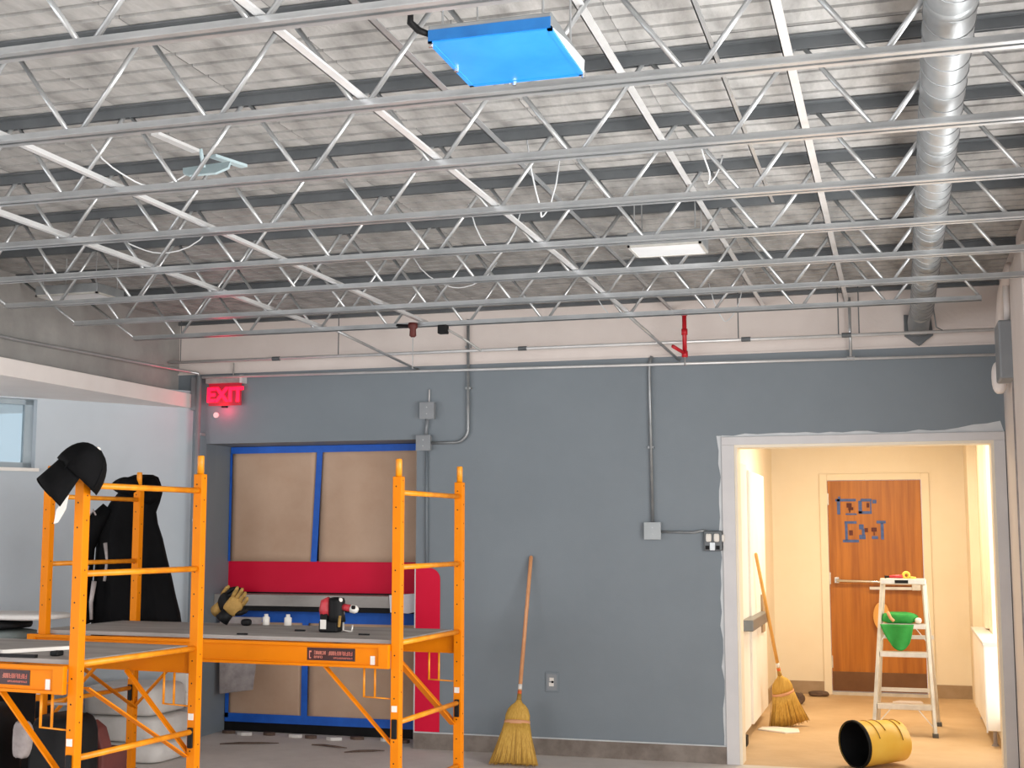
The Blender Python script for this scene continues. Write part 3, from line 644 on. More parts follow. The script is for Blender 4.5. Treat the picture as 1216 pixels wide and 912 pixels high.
# ------------------------------------------------------------------ rolling scaffolds
def make_scaffold(loc, label):
    X, Y, _ = loc; HX, HY = 1.07, 0.415
    s = thing('rolling_scaffold', label, 'scaffold', loc, 'rolling scaffolds')
    def L(x, y, z): return (X + x, Y + y, z)
    post = None
    for sx in (-1, 1):
        for sy in (-1, 1):
            x, y = X + sx * HX, Y + sy * HY
            po = MB().box(x - 0.024, x + 0.024, y - 0.022, y + 0.022, 0.10, 1.80).build('post', 'orange', s, bevel=0.003)
            hl = MB()
            for k in range(15):
                z = 0.28 + 0.105 * k
                if k % 4 == 3: continue
                hl.tube([(x - 0.004, y - 0.0226, z), (x - 0.004, y - 0.018, z)], 0.0042, 6)
                hl.tube([(x + 0.0246, y + 0.002, z + 0.03), (x + 0.020, y + 0.002, z + 0.03)], 0.0038, 6)
            tag(hl.build('peg_holes', 'black', po), kind='stuff')
            MB().tube([(x, y, 1.80), (x, y, 1.885), (x, y, 1.89)], [0.0165, 0.0165, 0.014], 12).build('coupling_pin', 'orange_worn', s, smooth=True)
            ca = MB().box(x - 0.03, x + 0.03, y - 0.028, y + 0.028, 0.085, 0.10).box(x - 0.026, x - 0.019, y - 0.018, y + 0.018, 0.03, 0.085).box(x + 0.019, x + 0.026, y - 0.018, y + 0.018, 0.03, 0.085).build('caster_fork', 'steel_dark', s)
            MB().tube([(x - 0.016, y, 0.04), (x + 0.016, y, 0.04)], 0.04, 20).build('wheel', 'black', ca)
            lv = MB().box(x - 0.014, x + 0.014, y - 0.034, y - 0.022, 0.505, 0.60).build('latch_lever', 'black', s, bevel=0.004)
            MB().box(x - 0.016, x + 0.012, y - 0.027, y - 0.022, 0.635, 0.665).build('sticker', 'sticker_white', po)
        for z in (1.72, 1.345, 0.968, 0.58, 0.24):
            MB().tube([(X + sx * HX, Y - HY + 0.022, z), (X + sx * HX, Y + HY - 0.022, z)], 0.0135, 12).build('rung', 'orange_worn', s, smooth=True)
        # end brace
        MB().bar((X + sx * (HX - 0.03), Y - HY + 0.10, 0.86), (X + sx * (HX - 0.03), Y + HY - 0.01, 0.46), 0.006, 0.034, (1, 0, 0)).build('end_brace', 'orange', s)
    for sy in (-1, 1):
        y = Y + sy * HY; o = sy
        x0, x1 = X - HX - 0.075, X + HX - 0.026
        ya, yb = (y - 0.034, y - 0.024) if sy < 0 else (y + 0.024, y + 0.034)
        yo = (y - 0.050, y - 0.024) if sy < 0 else (y + 0.024, y + 0.050)
        rl = MB().box(x0, x1, ya, yb, 0.855, 0.955).box(x0, x1, yo[0], yo[1], 0.945, 0.962).box(x0, x1, yo[0], yo[1], 0.846, 0.860).build('side_rail', 'orange', s, bevel=0.002)
        MB().box(x1 - 0.055, x1 + 0.001, yo[0] - 0.001, yo[1] + 0.001, 0.845, 0.963).build('end_block', 'orange', rl, bevel=0.003)
        MB().box(x0 - 0.001, x0 + 0.05, yo[0] - 0.001, yo[1] + 0.001, 0.845, 0.963).build('end_block', 'orange', rl, bevel=0.003)
        for sx in (-1, 1):
            MB().bar((X + sx * 0.665, y, 0.848), (X + sx * (HX - 0.02), y, 0.47), 0.008, 0.032, (0, 1, 0)).build('rail_brace', 'orange', s)
            for k in (0.89, 0.95):
                MB().tube([(X + sx * k, y, 0.848), (X + sx * k, y, 0.70)], 0.006, 8).build('lock_rod', 'orange_worn', s, smooth=True)
            MB().tube([(X + sx * 0.885, y, 0.70), (X + sx * (HX - 0.02), y, 0.695)], 0.004, 8).build('lock_rod', 'orange_worn', s, smooth=True)
        if sy < 0:
            lp = MB().box(X + 0.585, X + 0.855, ya - 0.0015, ya, 0.875, 0.938).build('warning_label', 'label_dark', rl)
            t = MB(); rnd = random.Random(5)
            def stroke(u0, u1, v0, v1): t.box(X + u0, X + u1, ya - 0.0025, ya - 0.0014, v0, v1)
            stroke(0.597, 0.608, 0.884, 0.889); stroke(0.597, 0.601, 0.890, 0.922); stroke(0.601, 0.610, 0.915, 0.922)
            def word(u, n, v0, v1, w):
                for q in range(n):
                    a = u + q * w; b = a + w * 0.72; th = w * 0.24
                    for seg in rnd.sample(range(5), 3):
                        if seg == 0: stroke(a, a + th, v0, v1)
                        elif seg == 1: stroke(b - th, b, v0, v1)
                        elif seg == 2: stroke(a, b, v1 - th, v1)
                        elif seg == 3: stroke(a, b, v0, v0 + th)
                        else: stroke(a, b, (v0 + v1) / 2 - th / 2, (v0 + v1) / 2 + th / 2)
            word(0.625, 6, 0.904, 0.922, 0.0113); word(0.706, 11, 0.902, 0.922, 0.0125); word(0.625, 5, 0.886, 0.898, 0.010); word(0.735, 12, 0.885, 0.893, 0.009)
            tag(t.build('label_lettering', 'label_text', rl), kind='stuff')
            MB().box(X + 0.94, X + 0.965, ya - 0.002, ya, 0.862, 0.905).build('sticker', 'sticker_white', rl)
    MB().box(X - HX - 0.07, X + HX - 0.03, Y - HY + 0.024, Y + HY - 0.024, 0.962, 0.982).build('platform_board', 'ply_grey', s, bevel=0.002)
    for x in (-0.7, 0.0, 0.7): MB().box(X + x - 0.02, X + x + 0.02, Y - HY, Y + HY, 0.90, 0.955).build('cross_bearer', 'orange', s)
    return s
sA = make_scaffold((-3.478, 6.66, 0), 'orange steel rolling scaffold nearer the niche, carrying the drill')
sA.rotation_euler.z = R(-3)
sB = copy_tree(sA); sB.location = (-4.362, 5.36, 0); sB.rotation_euler.z = R(-6); sB['label'] = 'orange steel rolling scaffold cut off by the left edge, cap hanging on it'

# ------------------------------------------------------------------ clothes on the scaffold
def px(x): return -4.944 + (x - 107) * 0.00618
def pz(y): return 1.859 - (y - 568) * 0.00528
jk = thing('work_jacket', 'black work jacket hung over the scaffold rear post', 'jacket', (-4.6, 7.24, 0.985))
prof = [(563, 158, 178), (566, 150, 184), (574, 147, 187), (585, 140, 189), (597, 131, 186), (608, 126, 182), (622, 122, 184), (640, 118, 190), (660, 117, 195), (685, 116, 202), (710, 115, 208), (728, 114, 213), (760, 114, 218)]
rings = []
for i, (y, xl, xr) in enumerate(prof):
    c = (px(xl) + px(xr)) / 2; hw = (px(xr) - px(xl)) / 2; ring = []
    dep = 0.05 + 0.10 * min(1, i / 7)
    for q in range(56):
        t = 2 * math.pi * q / 56
        k = 1 + (0.02 + 0.05 * i / 12) * (math.sin(7 * t + 0.6) + 0.6 * math.sin(11 * t + 0.25 * i) + 0.5 * math.sin(4 * t + 2))
        kx = 1 + 0.015 * math.sin(9 * t + i * 0.3)
        ring.append((c + hw * kx * math.cos(t), 7.235 + dep * k * math.sin(t), pz(y)))
    rings.append(ring)
body = recalc(MB().loft(list(reversed(rings))).build('body', 'cloth_black', jk, smooth=True))
recalc(MB().tube([(px(136), 7.16, pz(604)), (px(124), 7.12, pz(622)), (px(116), 7.10, pz(650)), (px(114), 7.10, pz(690)), (px(117), 7.12, pz(725)), (px(121), 7.14, pz(739))], [0.05, 0.065, 0.06, 0.062, 0.058, 0.045], 18).build('sleeve', 'cloth_black', jk, smooth=True))
recalc(MB().pillow((px(180), 7.17, pz(582)), 0.075, 0.06, 0.09, 0.8, wob=0.05, seed=4).build('hood', 'cloth_black', jk, smooth=True))
recalc(MB().pillow((px(163), 7.12, pz(577)), 0.11, 0.05, 0.055, 0.8, wob=0.06, seed=9).build('hood', 'cloth_black', jk, smooth=True))
for pts, w in (([(121, 615), (129, 606), (132, 612)], 0.010), ([(140, 645), (143, 665), (140, 690)], 0.016), ([(133, 690), (130, 715), (131, 735)], 0.016), ([(117, 715), (116, 728), (119, 735)], 0.012), ([(125, 672), (124, 684)], 0.008)):
    MB().tube([(px(a), 7.055 if a < 139 else 7.10, pz(b)) for a, b in pts], [w] + [w * 0.8] * (len(pts) - 2) + [w * 0.6], 8).build('reflective_trim', 'lining_grey', jk, smooth=True)

jk.location.y += 0.13; jk.location.x -= 0.075
recalc(MB().pillow((px(163) + 0.075, 7.005, pz(578)), 0.085, 0.055, 0.055, 0.8, wob=0.06, seed=19).build('hood', 'cloth_black', jk, smooth=True))
cp = thing('baseball_cap', 'black cap hooked over the scaffold post top', 'cap', (-3.36, 4.80, 1.62))
CM = Matrix.Translation((-3.345, 4.80, 1.752)) @ Matrix.Rotation(R(30), 4, 'Y') @ Matrix.Rotation(R(-14), 4, 'X') @ Matrix.Rotation(R(48), 4, 'Z') @ Matrix.Scale(1.15, 4)
m = MB(); rings = []
for i in range(9):
    t = i / 8 * math.pi / 2; ring = []
    for q in range(32):
        a = 2 * math.pi * q / 32
        k = 1 + 0.03 * math.sin(3 * a + 2 * t) + 0.03 * math.sin(5 * a)
        ring.append((0.098 * math.cos(t) ** 0.85 * math.cos(a) * k, 0.085 * math.cos(t) ** 0.85 * math.sin(a) * k, 0.128 * math.sin(t) - 0.02 * math.cos(a) * math.cos(t)))
    if i == 8: ring = [(0.004 * math.cos(2 * math.pi * q / 32), 0.004 * math.sin(2 * math.pi * q / 32), 0.128) for q in range(32)]
    rings.append(ring)
m.loft(rings, False).xf(CM)
o = m.build('crown', 'cloth_black', cp, smooth=True); o.modifiers.new('thick', 'SOLIDIFY').thickness = 0.003
m = MB(); vs = []; n = 14
for j in range(5):
    for i in range(n + 1):
        a = R(100 + 160 * i / n); r = 0.93 + 0.28 * j / 4 * max(0.05, math.sin(math.pi * i / n)) ** 0.7
        vs.append((0.096 * math.cos(a) * r, 0.083 * math.sin(a) * (0.95 + 0.08 * j / 4), 0.004 - 0.02 * math.cos(a) - 0.10 * (j / 4) - 0.025 * abs(math.sin(a)) * j / 4))
m.add(vs, [(j * (n + 1) + i, j * (n + 1) + i + 1, (j + 1) * (n + 1) + i + 1, (j + 1) * (n + 1) + i) for j in range(4) for i in range(n)]).xf(CM)
o = m.build('brim', 'cloth_black', cp, smooth=True); o.modifiers.new('thick', 'SOLIDIFY').thickness = 0.004
m = MB().pillow((0, 0, 0.128), 0.010, 0.010, 0.006, 1.0).xf(CM); m.build('top_button', 'sticker_white', cp, smooth=True)
for a in (40, 90, 140, 220, 300):
    m = MB().tube([(0.1 * math.cos(R(a)) * math.cos(t), 0.087 * math.sin(R(a)) * math.cos(t), 0.130 * math.sin(t) - 0.01 * math.cos(t)) for t in [0.1 + 0.18 * k for k in range(8)]], 0.0025, 6).xf(CM)
    m.build('panel_seam', 'cloth_black', cp, smooth=True)
m = MB().prism([(0.0, 0.0), (0.030, 0.03), (0.022, -0.03), (-0.01, -0.085), (-0.028, -0.09), (-0.022, -0.03)], (-3.395, 4.765, 1.645), (1, 0, 0), (0, 0.1, 1), (0, 0.004, 0))
tag(m.build('dust_mask', 'sticker_white'), 'white dust mask dangling below the black cap', 'mask')

# ------------------------------------------------------------------ tools on the scaffold platforms
TZ = 0.983
dr = thing('cordless_driver', 'red and black cordless tool standing on the scaffold board', 'power tool', (-2.96, 6.6, TZ))
MB().box(-3.035, -2.925, 6.56, 6.64, TZ, TZ + 0.062).build('battery', 'black', dr, bevel=0.010)
MB().box(-3.022, -2.988, 6.557, 6.56, TZ + 0.018, TZ + 0.068).build('battery_label', 'sticker_white', dr)
MB().box(-3.03, -2.985, 6.565, 6.635, TZ + 0.062, TZ + 0.10).build('foot', 'black', dr, bevel=0.008)
recalc(MB().tube([(-3.005, 6.6, TZ + 0.085), (-3.012, 6.6, TZ + 0.12), (-3.008, 6.6, TZ + 0.155), (-2.985, 6.6, TZ + 0.168)], [0.034, 0.034, 0.032, 0.024], 16).build('handle', 'tool_red', dr, smooth=True))
recalc(MB().loft([[(-2.945 + r * math.cos(a) * 1.0, 6.6 + 0.9 * r * math.sin(a), z) for a in [2 * math.pi * k / 20 for k in range(20)]] for z, r in ((TZ + 0.055, 0.050), (TZ + 0.09, 0.046), (TZ + 0.13, 0.044), (TZ + 0.165, 0.046), (TZ + 0.182, 0.040), (TZ + 0.187, 0.02))]).build('motor_body', 'black', dr, smooth=True))
MB().tube([(-2.91, 6.6, TZ + 0.135), (-2.86, 6.6, TZ + 0.128)], [0.020, 0.018], 14).build('gear_nose', 'tool_red', dr, smooth=True)
MB().tube([(-2.86, 6.6, TZ + 0.128), (-2.835, 6.6, TZ + 0.122), (-2.822, 6.6, TZ + 0.118)], [0.023, 0.022, 0.012], 14).build('chuck', 'sticker_white', dr, smooth=True)
MB().tube([(-2.845, 6.578, TZ + 0.135), (-2.83, 6.576, TZ + 0.135)], 0.010, 10).build('chuck_jaw', 'black', dr)
MB().pillow((-2.92, 6.585, TZ + 0.17), 0.016, 0.016, 0.016, 0.9).build('gear_knob', 'sticker_white', dr, smooth=True)
MB().tube([(-2.905, 6.60, TZ + 0.11), (-2.905, 6.60, TZ + 0.012), (-2.87, 6.60, TZ + 0.006), (-2.855, 6.60, TZ + 0.006), (-2.852, 6.60, TZ + 0.04)], 0.006, 8).build('belt_hook', 'aluminium', dr, smooth=True)
MB().tube([(-2.912, 6.57, TZ + 0.09), (-2.915, 6.565, TZ + 0.03)], 0.008, 8).build('trigger_guard', 'glove_tan', dr, smooth=True)

def glove(name_lab, base, tilt, yaw, m1, m2, seed):
    gl = thing('work_glove', name_lab, 'glove', (base[0], base[1], TZ), 'work gloves')
    GM = Matrix.Translation(base) @ Matrix.Rotation(R(yaw), 4, 'Z') @ Matrix.Rotation(R(tilt), 4, 'Y')
    recalc(MB().pillow((0, 0, 0.0), 0.05, 0.028, 0.055, 0.7, wob=0.04, seed=seed).xf(GM).build('palm', m1, gl, smooth=True))
    recalc(MB().tube([(0, 0, -0.045), (0, 0, -0.075), (0.0, 0, -0.105)], [0.036, 0.038, 0.042], 16).xf(GM).build('cuff', m2, gl, smooth=True))
    for k, (dx_, ln) in enumerate(((-0.036, 0.062), (-0.012, 0.075), (0.012, 0.070), (0.036, 0.055))):
        recalc(MB().tube([(dx_, 0, 0.035), (dx_ * 1.1, -0.008, 0.055), (dx_ * 1.15, -0.022, 0.045 + ln * 0.7), (dx_ * 1.15, -0.045, 0.045 + ln)], [0.012, 0.0125, 0.012, 0.008], 10).xf(GM).build('finger', m1, gl, smooth=True))
    recalc(MB().tube([(0.038, 0, -0.02), (0.062, -0.008, 0.0), (0.078, -0.02, 0.03), (0.082, -0.026, 0.045)], [0.016, 0.0145, 0.013, 0.008], 10).xf(GM).build('thumb', m2, gl, smooth=True))
    return gl
glove('tan and black work glove standing upright on the scaffold board', (-3.72, 6.88, TZ + 0.112), 40, 10, 'glove_tan', 'black', 1)
glove('dark work glove slumped against the tan glove', (-3.80, 6.93, TZ + 0.13), -58, 150, 'black', 'glove_tan', 2)
tag(MB().pillow((-3.645, 6.90, TZ + 0.02), 0.03, 0.025, 0.02, 0.7).build('wire_roll', 'black', smooth=True), 'small black roll lying right of the gloves', 'roll')
tag(MB().tube([(-3.97, 6.86, TZ + 0.06), (-3.965, 6.86, TZ + 0.02), (-3.93, 6.86, TZ + 0.012)], [0.012, 0.02, 0.012], 12).build('tape_scrap', 'tape_blue', smooth=True), 'crumpled blue tape scrap beside the scaffold post', 'tape')
tag(MB().box(-3.93, -3.62, 5.14, 5.17, 0.983, 0.999).xf(Matrix.Translation((-3.78, 5.15, 0)) @ Matrix.Rotation(R(58), 4, 'Z') @ Matrix.Translation((3.78, -5.15, 0))).build('trim_strip', 'sticker_white'), 'short white trim strip lying on the left scaffold board', 'strip')
tag(MB().box(-3.58, -3.54, 4.98, 5.03, 0.983, 1.005).build('black_block', 'black', bevel=0.006), 'small black block on the left scaffold board', 'block')
tag(MB().bar((-4.6, 4.90, 0.990), (-3.58, 4.89, 0.990), 0.02, 0.014).build('pry_bar', 'black'), 'long dark flat bar along the left scaffold edge', 'bar')
for (x, y, lab) in ((-2.72, 6.45, 'dark nail-like scrap right of the drill'), (-3.17, 6.62, 'dark scrap left of the drill'), (-3.35, 6.30, 'thin dark scrap near the front scaffold edge')):
    tag(MB().box(x - 0.03, x + 0.03, y - 0.006, y + 0.006, TZ, TZ + 0.008).build('scrap', 'black'), lab, 'scrap')
# things on the niche shelf
tag(MB().prism([(-3.62, 1.06), (-3.41, 1.075), (-3.40, 0.945), (-3.47, 0.93), (-3.61, 0.935)], (0, 9.045, 0), (1, 0, 0), (0, 0, 1), (0, 0.004, 0)).build('paper_sheet', 'paper_white'), 'white paper sheet hanging over the niche shelf edge', 'paper')
for x, lab in ((-3.56, 'small white bottle on the scaffold board, left one'), (-3.42, 'small white bottle on the scaffold board, right one')):
    tag(MB().tube([(x, 6.98, TZ), (x, 6.98, TZ + 0.002), (x, 6.98, TZ + 0.045), (x, 6.98, TZ + 0.05), (x, 6.98, TZ + 0.064)], [0.018, 0.021, 0.021, 0.012, 0.012], 14).build('small_bottle', 'sticker_white', smooth=True), lab, 'bottle', 'small white bottles')
tag(MB().pillow((-4.93, 9.13, 1.075), 0.07, 0.04, 0.025, 0.8, wob=0.05).build('rag', 'black', smooth=True), 'black rag on the left end of niche shelf', 'rag')
tag(MB().prism([(-5.00, 0.30), (-4.72, 0.34), (-4.66, 0.88), (-5.02, 0.88)], (0, 9.05, 0), (1, 0, 0), (0, 0.02, 1), (0, 0.012, 0)).build('grey_bag', 'lining_grey', bevel=0.01), 'grey plastic bag hanging before the lower left paper sheet', 'bag')

# ------------------------------------------------------------------ stores on the floor at left
k = 0
for (cx_, cz, w, lab) in ((-5.02, 0.065, 0.30, 'bottom'), (-5.03, 0.215, 0.29, 'middle'), (-5.05, 0.40, 0.28, 'top')):
    hz = 0.065 if cz < 0.1 else (0.085 if cz < 0.3 else 0.10)
    k += 1
    tag(recalc(MB().pillow((cx_, 8.0, cz), w, 0.24, hz, 0.3, wob=0.012, seed=k).build('plaster_sack', 'sack_white', smooth=True)), 'pale plaster sack under the scaffold, %s of its stack' % lab, 'sack', 'plaster sacks')
tag(MB().box(-4.985, -4.86, 8.35, 8.47, 0.0, 0.30).build('grey_crate', 'lining_grey', bevel=0.01), 'grey crate on the floor right of the plaster sacks', 'crate')
tag(MB().box(-5.0, -4.85, 8.33, 8.47, 0.30, 0.40).build('white_carton', 'white_paint', bevel=0.008), 'small white carton on the grey crate, lower one', 'carton')
tag(MB().box(-4.97, -4.85, 8.33, 8.46, 0.40, 0.53).build('white_carton', 'white_paint', bevel=0.008), 'small white carton on the grey crate, upper one', 'carton')
cb = thing('low_cabinet', 'dark low cabinet against the angled left wall', 'cabinet', (-5.6, 7.05, 0))
MB().box(-6.0, -5.20, 6.75, 7.30, 0.04, 0.80).build('body', 'black', cb, bevel=0.005)
MB().box(-6.03, -5.17, 6.72, 7.33, 0.80, 0.84).build('top_board', 'ply_grey', cb, bevel=0.004)
tag(recalc(MB().pillow((-5.33, 6.93, 0.885), 0.22, 0.18, 0.045, 0.6, wob=0.04, seed=11).build('canvas_bag', 'bag_teal', smooth=True)), 'grey green canvas bag on the low cabinet', 'bag')
tag(recalc(MB().pillow((-5.40, 6.93, 0.958), 0.24, 0.17, 0.028, 0.6, wob=0.03, seed=12).build('black_pouch', 'black', smooth=True)), 'flat black pouch between canvas bag and white sheet', 'pouch')
tag(recalc(MB().pillow((-5.27, 6.98, 1.008), 0.33, 0.20, 0.022, 0.5, wob=0.02, seed=13).build('folded_sheet', 'sack_white', smooth=True)), 'folded white sheet on top of the left pile', 'sheet')
for (c, s_, lab, sd) in (((-4.75, 5.95, 0.31), (0.22, 0.2, 0.31), 'tall black tool bag under the left scaffold, left one', 21), ((-4.22, 6.02, 0.29), (0.13, 0.15, 0.29), 'tall black tool bag under the left scaffold, right one', 22)):
    b = thing('tool_bag', lab, 'bag', (c[0], c[1], 0), 'black tool bags')
    recalc(MB().pillow(c, *s_, 0.35, wob=0.015, seed=sd).build('bag_body', 'black', b, smooth=True))
    MB().tube([(c[0] - 0.08, c[1], c[2] + s_[2] - 0.02), (c[0] - 0.05, c[1] - 0.02, c[2] + s_[2] + 0.05), (c[0] + 0.05, c[1] - 0.02, c[2] + s_[2] + 0.05), (c[0] + 0.08, c[1], c[2] + s_[2] - 0.02)], 0.008, 8).build('bag_handle', 'lining_grey', b, smooth=True)
tag(recalc(MB().pillow((-4.25, 5.72, 0.49), 0.05, 0.03, 0.09, 0.6, wob=0.05, seed=23).xf(Matrix.Identity(4)).build('grey_pouch', 'lining_grey', smooth=True)), 'grey pouch clipped to the front of the black tool bag', 'pouch')
tb = thing('tool_case', 'small maroon tool case under the scaffold beside the plaster sacks', 'case', (-4.12, 6.35, 0))
MB().box(-4.26, -4.10, 6.19, 6.44, 0.0, 0.36).build('case_body', 'brown_bag', tb, bevel=0.02)
MB().prism([(-4.26, 0.36), (-4.14, 0.36), (-4.18, 0.47), (-4.24, 0.51)], (0, 6.25, 0), (1, 0, 0), (0, 0, 1), (0, 0.1, 0)).build('case_lid', 'brown_bag', tb, bevel=0.01)
# debris along the niche foot
rnd = random.Random(12)
for i, (x, y, ln, a, lab) in enumerate(((-4.55, 8.70, 0.42, 20, 'dark splintered stick on floor at niche foot, left one'), (-3.95, 8.75, 0.30, -12, 'dark splintered stick on floor at niche foot, middle one'), (-3.62, 8.62, 0.28, 30, 'dark splintered stick on floor at niche foot, right one'))):
    m = MB().tube([(-ln / 2, 0, 0.008), (-ln / 6, 0.012, 0.010), (ln / 5, -0.008, 0.012), (ln / 2, 0.01, 0.007)], [0.004, 0.008, 0.007, 0.003], 7)
    m.xf(Matrix.Translation((x, y, 0)) @ Matrix.Rotation(R(a), 4, 'Z'))
    tag(m.build('wood_splinter', 'debris'), lab, 'stick', 'floor sticks')
for i in range(9):
    x = -4.95 + 0.18 * i + rnd.uniform(-0.03, 0.03)
    poly = [(0.055 * math.cos(t) * rnd.uniform(0.7, 1.2), 0.03 * math.sin(t) * rnd.uniform(0.7, 1.2)) for t in [k * math.pi / 3.5 for k in range(7)]]
    w = ('leftmost', 'second', 'third', 'fourth', 'fifth', 'sixth', 'seventh', 'eighth', 'ninth')[i]
    tag(MB().prism(poly, (x, 9.10 + rnd.uniform(-0.04, 0.04), 0.0), (1, 0, 0), (0, 1, 0), (0, 0, 0.022)).build('plaster_chip', 'sack_white' if i % 2 else 'debris'), 'rubble chip on the niche floor, %s from the left' % w, 'chip', 'rubble chips')

# ------------------------------------------------------------------ brooms
def make_broom(label, base, top, facing, hm):
    base = Vector(base); top = Vector(top); Ln = (top - base).length
    b = thing('corn_broom', label, 'broom', tuple(base), 'corn brooms')
    zax = (top - base).normalized(); xax = Vector(facing); xax = (xax - zax * xax.dot(zax)).normalized(); yax = zax.cross(xax)
    M = Matrix((xax, yax, zax)).transposed().to_4x4(); M.translation = base
    rings = []
    for z, w, d in ((0.02, 0.163, 0.026), (0.10, 0.135, 0.032), (0.20, 0.105, 0.036), (0.275, 0.088, 0.036)):
        ring = []
        for q in range(72):
            a = 2 * math.pi * q / 72; k = 1 + 0.035 * math.sin(q * 2.6) + 0.02 * math.sin(q * 4.3 + 1)
            ring.append((w * math.copysign(abs(math.cos(a)) ** 0.8, math.cos(a)), d * k * math.copysign(abs(math.sin(a)) ** 0.55, math.sin(a)), z + (0.006 * math.sin(q * 5.1) if z < 0.05 else 0)))
        rings.append(ring)
    recalc(MB().loft(rings).xf(M).build('bristle_skirt', 'straw', b, smooth=True))
    st = MB(); rnd = random.Random(8)
    for k in range(150):
        u = rnd.uniform(-1, 1); s_ = rnd.choice((-1, 1)); L0 = rnd.uniform(0.0, 0.05); y_ = s_ * rnd.uniform(0.018, 0.036) * math.sqrt(max(0.05, 1 - u * u * 0.8))
        z1 = rnd.uniform(0.10, 0.27); w1 = 0.163 - 0.27 * z1
        st.tube([(u * 0.170, y_ * 0.95, L0 * 0.3), (u * w1, y_ * 1.06, z1)], 0.0016, 4, False)
    tag(st.xf(M).build('straws', 'straw_dark', b), kind='stuff')
    rings = []
    for z, w, d in ((0.290, 0.086, 0.036), (0.33, 0.084, 0.036), (0.37, 0.070, 0.033), (0.395, 0.050, 0.028), (0.412, 0.026, 0.022), (0.43, 0.017, 0.017)):
        rings.append([(w * math.cos(2 * math.pi * q / 36) * (1 + 0.012 * math.sin(q * 3)), d * math.sin(2 * math.pi * q / 36), z) for q in range(36)])
    recalc(MB().loft(rings).xf(M).build('bristle_shoulder', 'straw', b, smooth=True))
    rings = [[(0.0895 * math.cos(2 * math.pi * q / 36), 0.039 * math.sin(2 * math.pi * q / 36), z) for q in range(36)] for z in (0.270, 0.294)]
    recalc(MB().loft(rings).xf(M).build('stitch_band', 'stitch', b, smooth=True))
    MB().tube([(0, 0, 0.42), (0, 0, 0.47)], [0.018, 0.0145], 14).xf(M).build('neck_wrap', 'straw_dark', b, smooth=True)
    hd = MB().tube([(0, 0, 0.46), (0, 0, Ln - 0.01), (0, 0, Ln)], [0.0135, 0.0135, 0.009], 14).xf(M).build('handle', hm, b, smooth=True)
    MB().tube([(0, 0, 0.47), (0, 0, 0.49)], 0.0142, 14).xf(M).build('handle_ring', 'handle_orange', hd, smooth=True)
    MB().tube([(0, 0, 0.50), (0, 0, 0.535)], 0.0139, 14).xf(M).build('handle_sticker', 'sticker_white', hd, smooth=True)
    return b
make_broom('straw broom with pink wooden handle leaning on the grey wall', (-2.478, 8.40, 0.0), (-2.485, 8.862, 1.355), (1, 0, 0), 'handle_wood')
make_broom('straw broom with yellow handle leaning on the vestibule door leaf', (-0.89, 10.72, 0.0), (-1.082, 10.28, 1.36), (0.9, 0.42, 0), 'handle_yellow')

# ------------------------------------------------------------------ stepladder with things on it
ld = thing('stepladder', 'small aluminium stepladder before the wooden door', 'ladder', (-0.02, 10.75, 0))
def fr(z): return 10.44 + 0.31 * z / 1.13
def lx(z): return -0.243 + 0.092 * z / 1.13
def rx(z): return 0.198 - 0.045 * z / 1.13
MB().bar((lx(0.02), fr(0.02), 0.02), (lx(1.12), fr(1.12), 1.12), 0.026, 0.05).build('front_rail', 'aluminium', ld, bevel=0.004)
MB().bar((rx(0.02), fr(0.02), 0.02), (rx(1.12), fr(1.12), 1.12), 0.026, 0.05).build('front_rail', 'aluminium', ld, bevel=0.004)
MB().box(lx(1.13) - 0.02, rx(1.13) + 0.02, 10.68, 10.84, 1.115, 1.16).build('top_cap', 'aluminium', ld, bevel=0.008)
for z in (0.80, 0.59, 0.21): MB().box(lx(z) + 0.01, rx(z) - 0.01, fr(z) - 0.03, fr(z) + 0.06, z - 0.02, z + 0.02).build('step', 'aluminium', ld, bevel=0.004)
for a, b in (((-0.222, 11.06, 0.02), (-0.145, 10.80, 1.12)), ((0.238, 11.06, 0.02), (0.165, 10.80, 1.12))):
    MB().bar(a, b, 0.022, 0.03).build('rear_leg', 'aluminium', ld, bevel=0.003)
for z in (0.28, 0.70): MB().bar((-0.20, 11.06 - 0.26 * z / 1.12, z), (0.22, 11.06 - 0.26 * z / 1.12, z), 0.016, 0.03).build('rear_bar', 'aluminium', ld)
for x0, x1, z0, z1 in ((lx(0.72) + 0.01, lx(0.72) + 0.08, 0.69, 0.78), (rx(0.72) - 0.01, rx(0.72) - 0.08, 0.69, 0.78), (rx(0.04), rx(0.2) - 0.11, 0.06, 0.195), (lx(0.04), lx(0.2) + 0.11, 0.06, 0.195)):
    MB().bar((x0, fr(z0) - 0.01, z0), (x1, fr(z1) - 0.01, z1), 0.006, 0.016, (0, 1, 0)).build('corner_brace', 'aluminium', ld)
for p in ((lx(0), fr(0)), (rx(0), fr(0)), (-0.223, 11.06), (0.239, 11.06)): MB().box(p[0] - 0.022, p[0] + 0.022, p[1] - 0.03, p[1] + 0.03, 0, 0.03).build('rubber_foot', 'rubber', ld, bevel=0.005)
MB().box(0.0 - 0.06, 0.04, 10.677, 10.681, 1.125, 1.15).build('cap_label', 'black', ld)
gc = thing('green_apron', 'green cloth apron draped over the upper ladder step', 'apron', (-0.03, 10.66, 0.60))
vs = []; nu, nv = 14, 12
for j in range(nv + 1):
    for i in range(nu + 1):
        v = j / nv; u = i / nu - 0.5; w = 0.25 * (1 - 0.42 * v)
        vs.append((-0.055 + u * w + 0.02 * v, fr(0.8) - 0.042 - 0.012 * math.sin(9 * u + 2 * v) + 0.02 * v, 0.815 - 0.20 * v + 0.055 * (2 * u) ** 2 * v * v))
k = nu + 1
o = MB().add(vs, [(j * k + i, j * k + i + 1, (j + 1) * k + i + 1, (j + 1) * k + i) for j in range(nv) for i in range(nu)]).build('hanging_flap', 'green_cloth', gc, smooth=True)
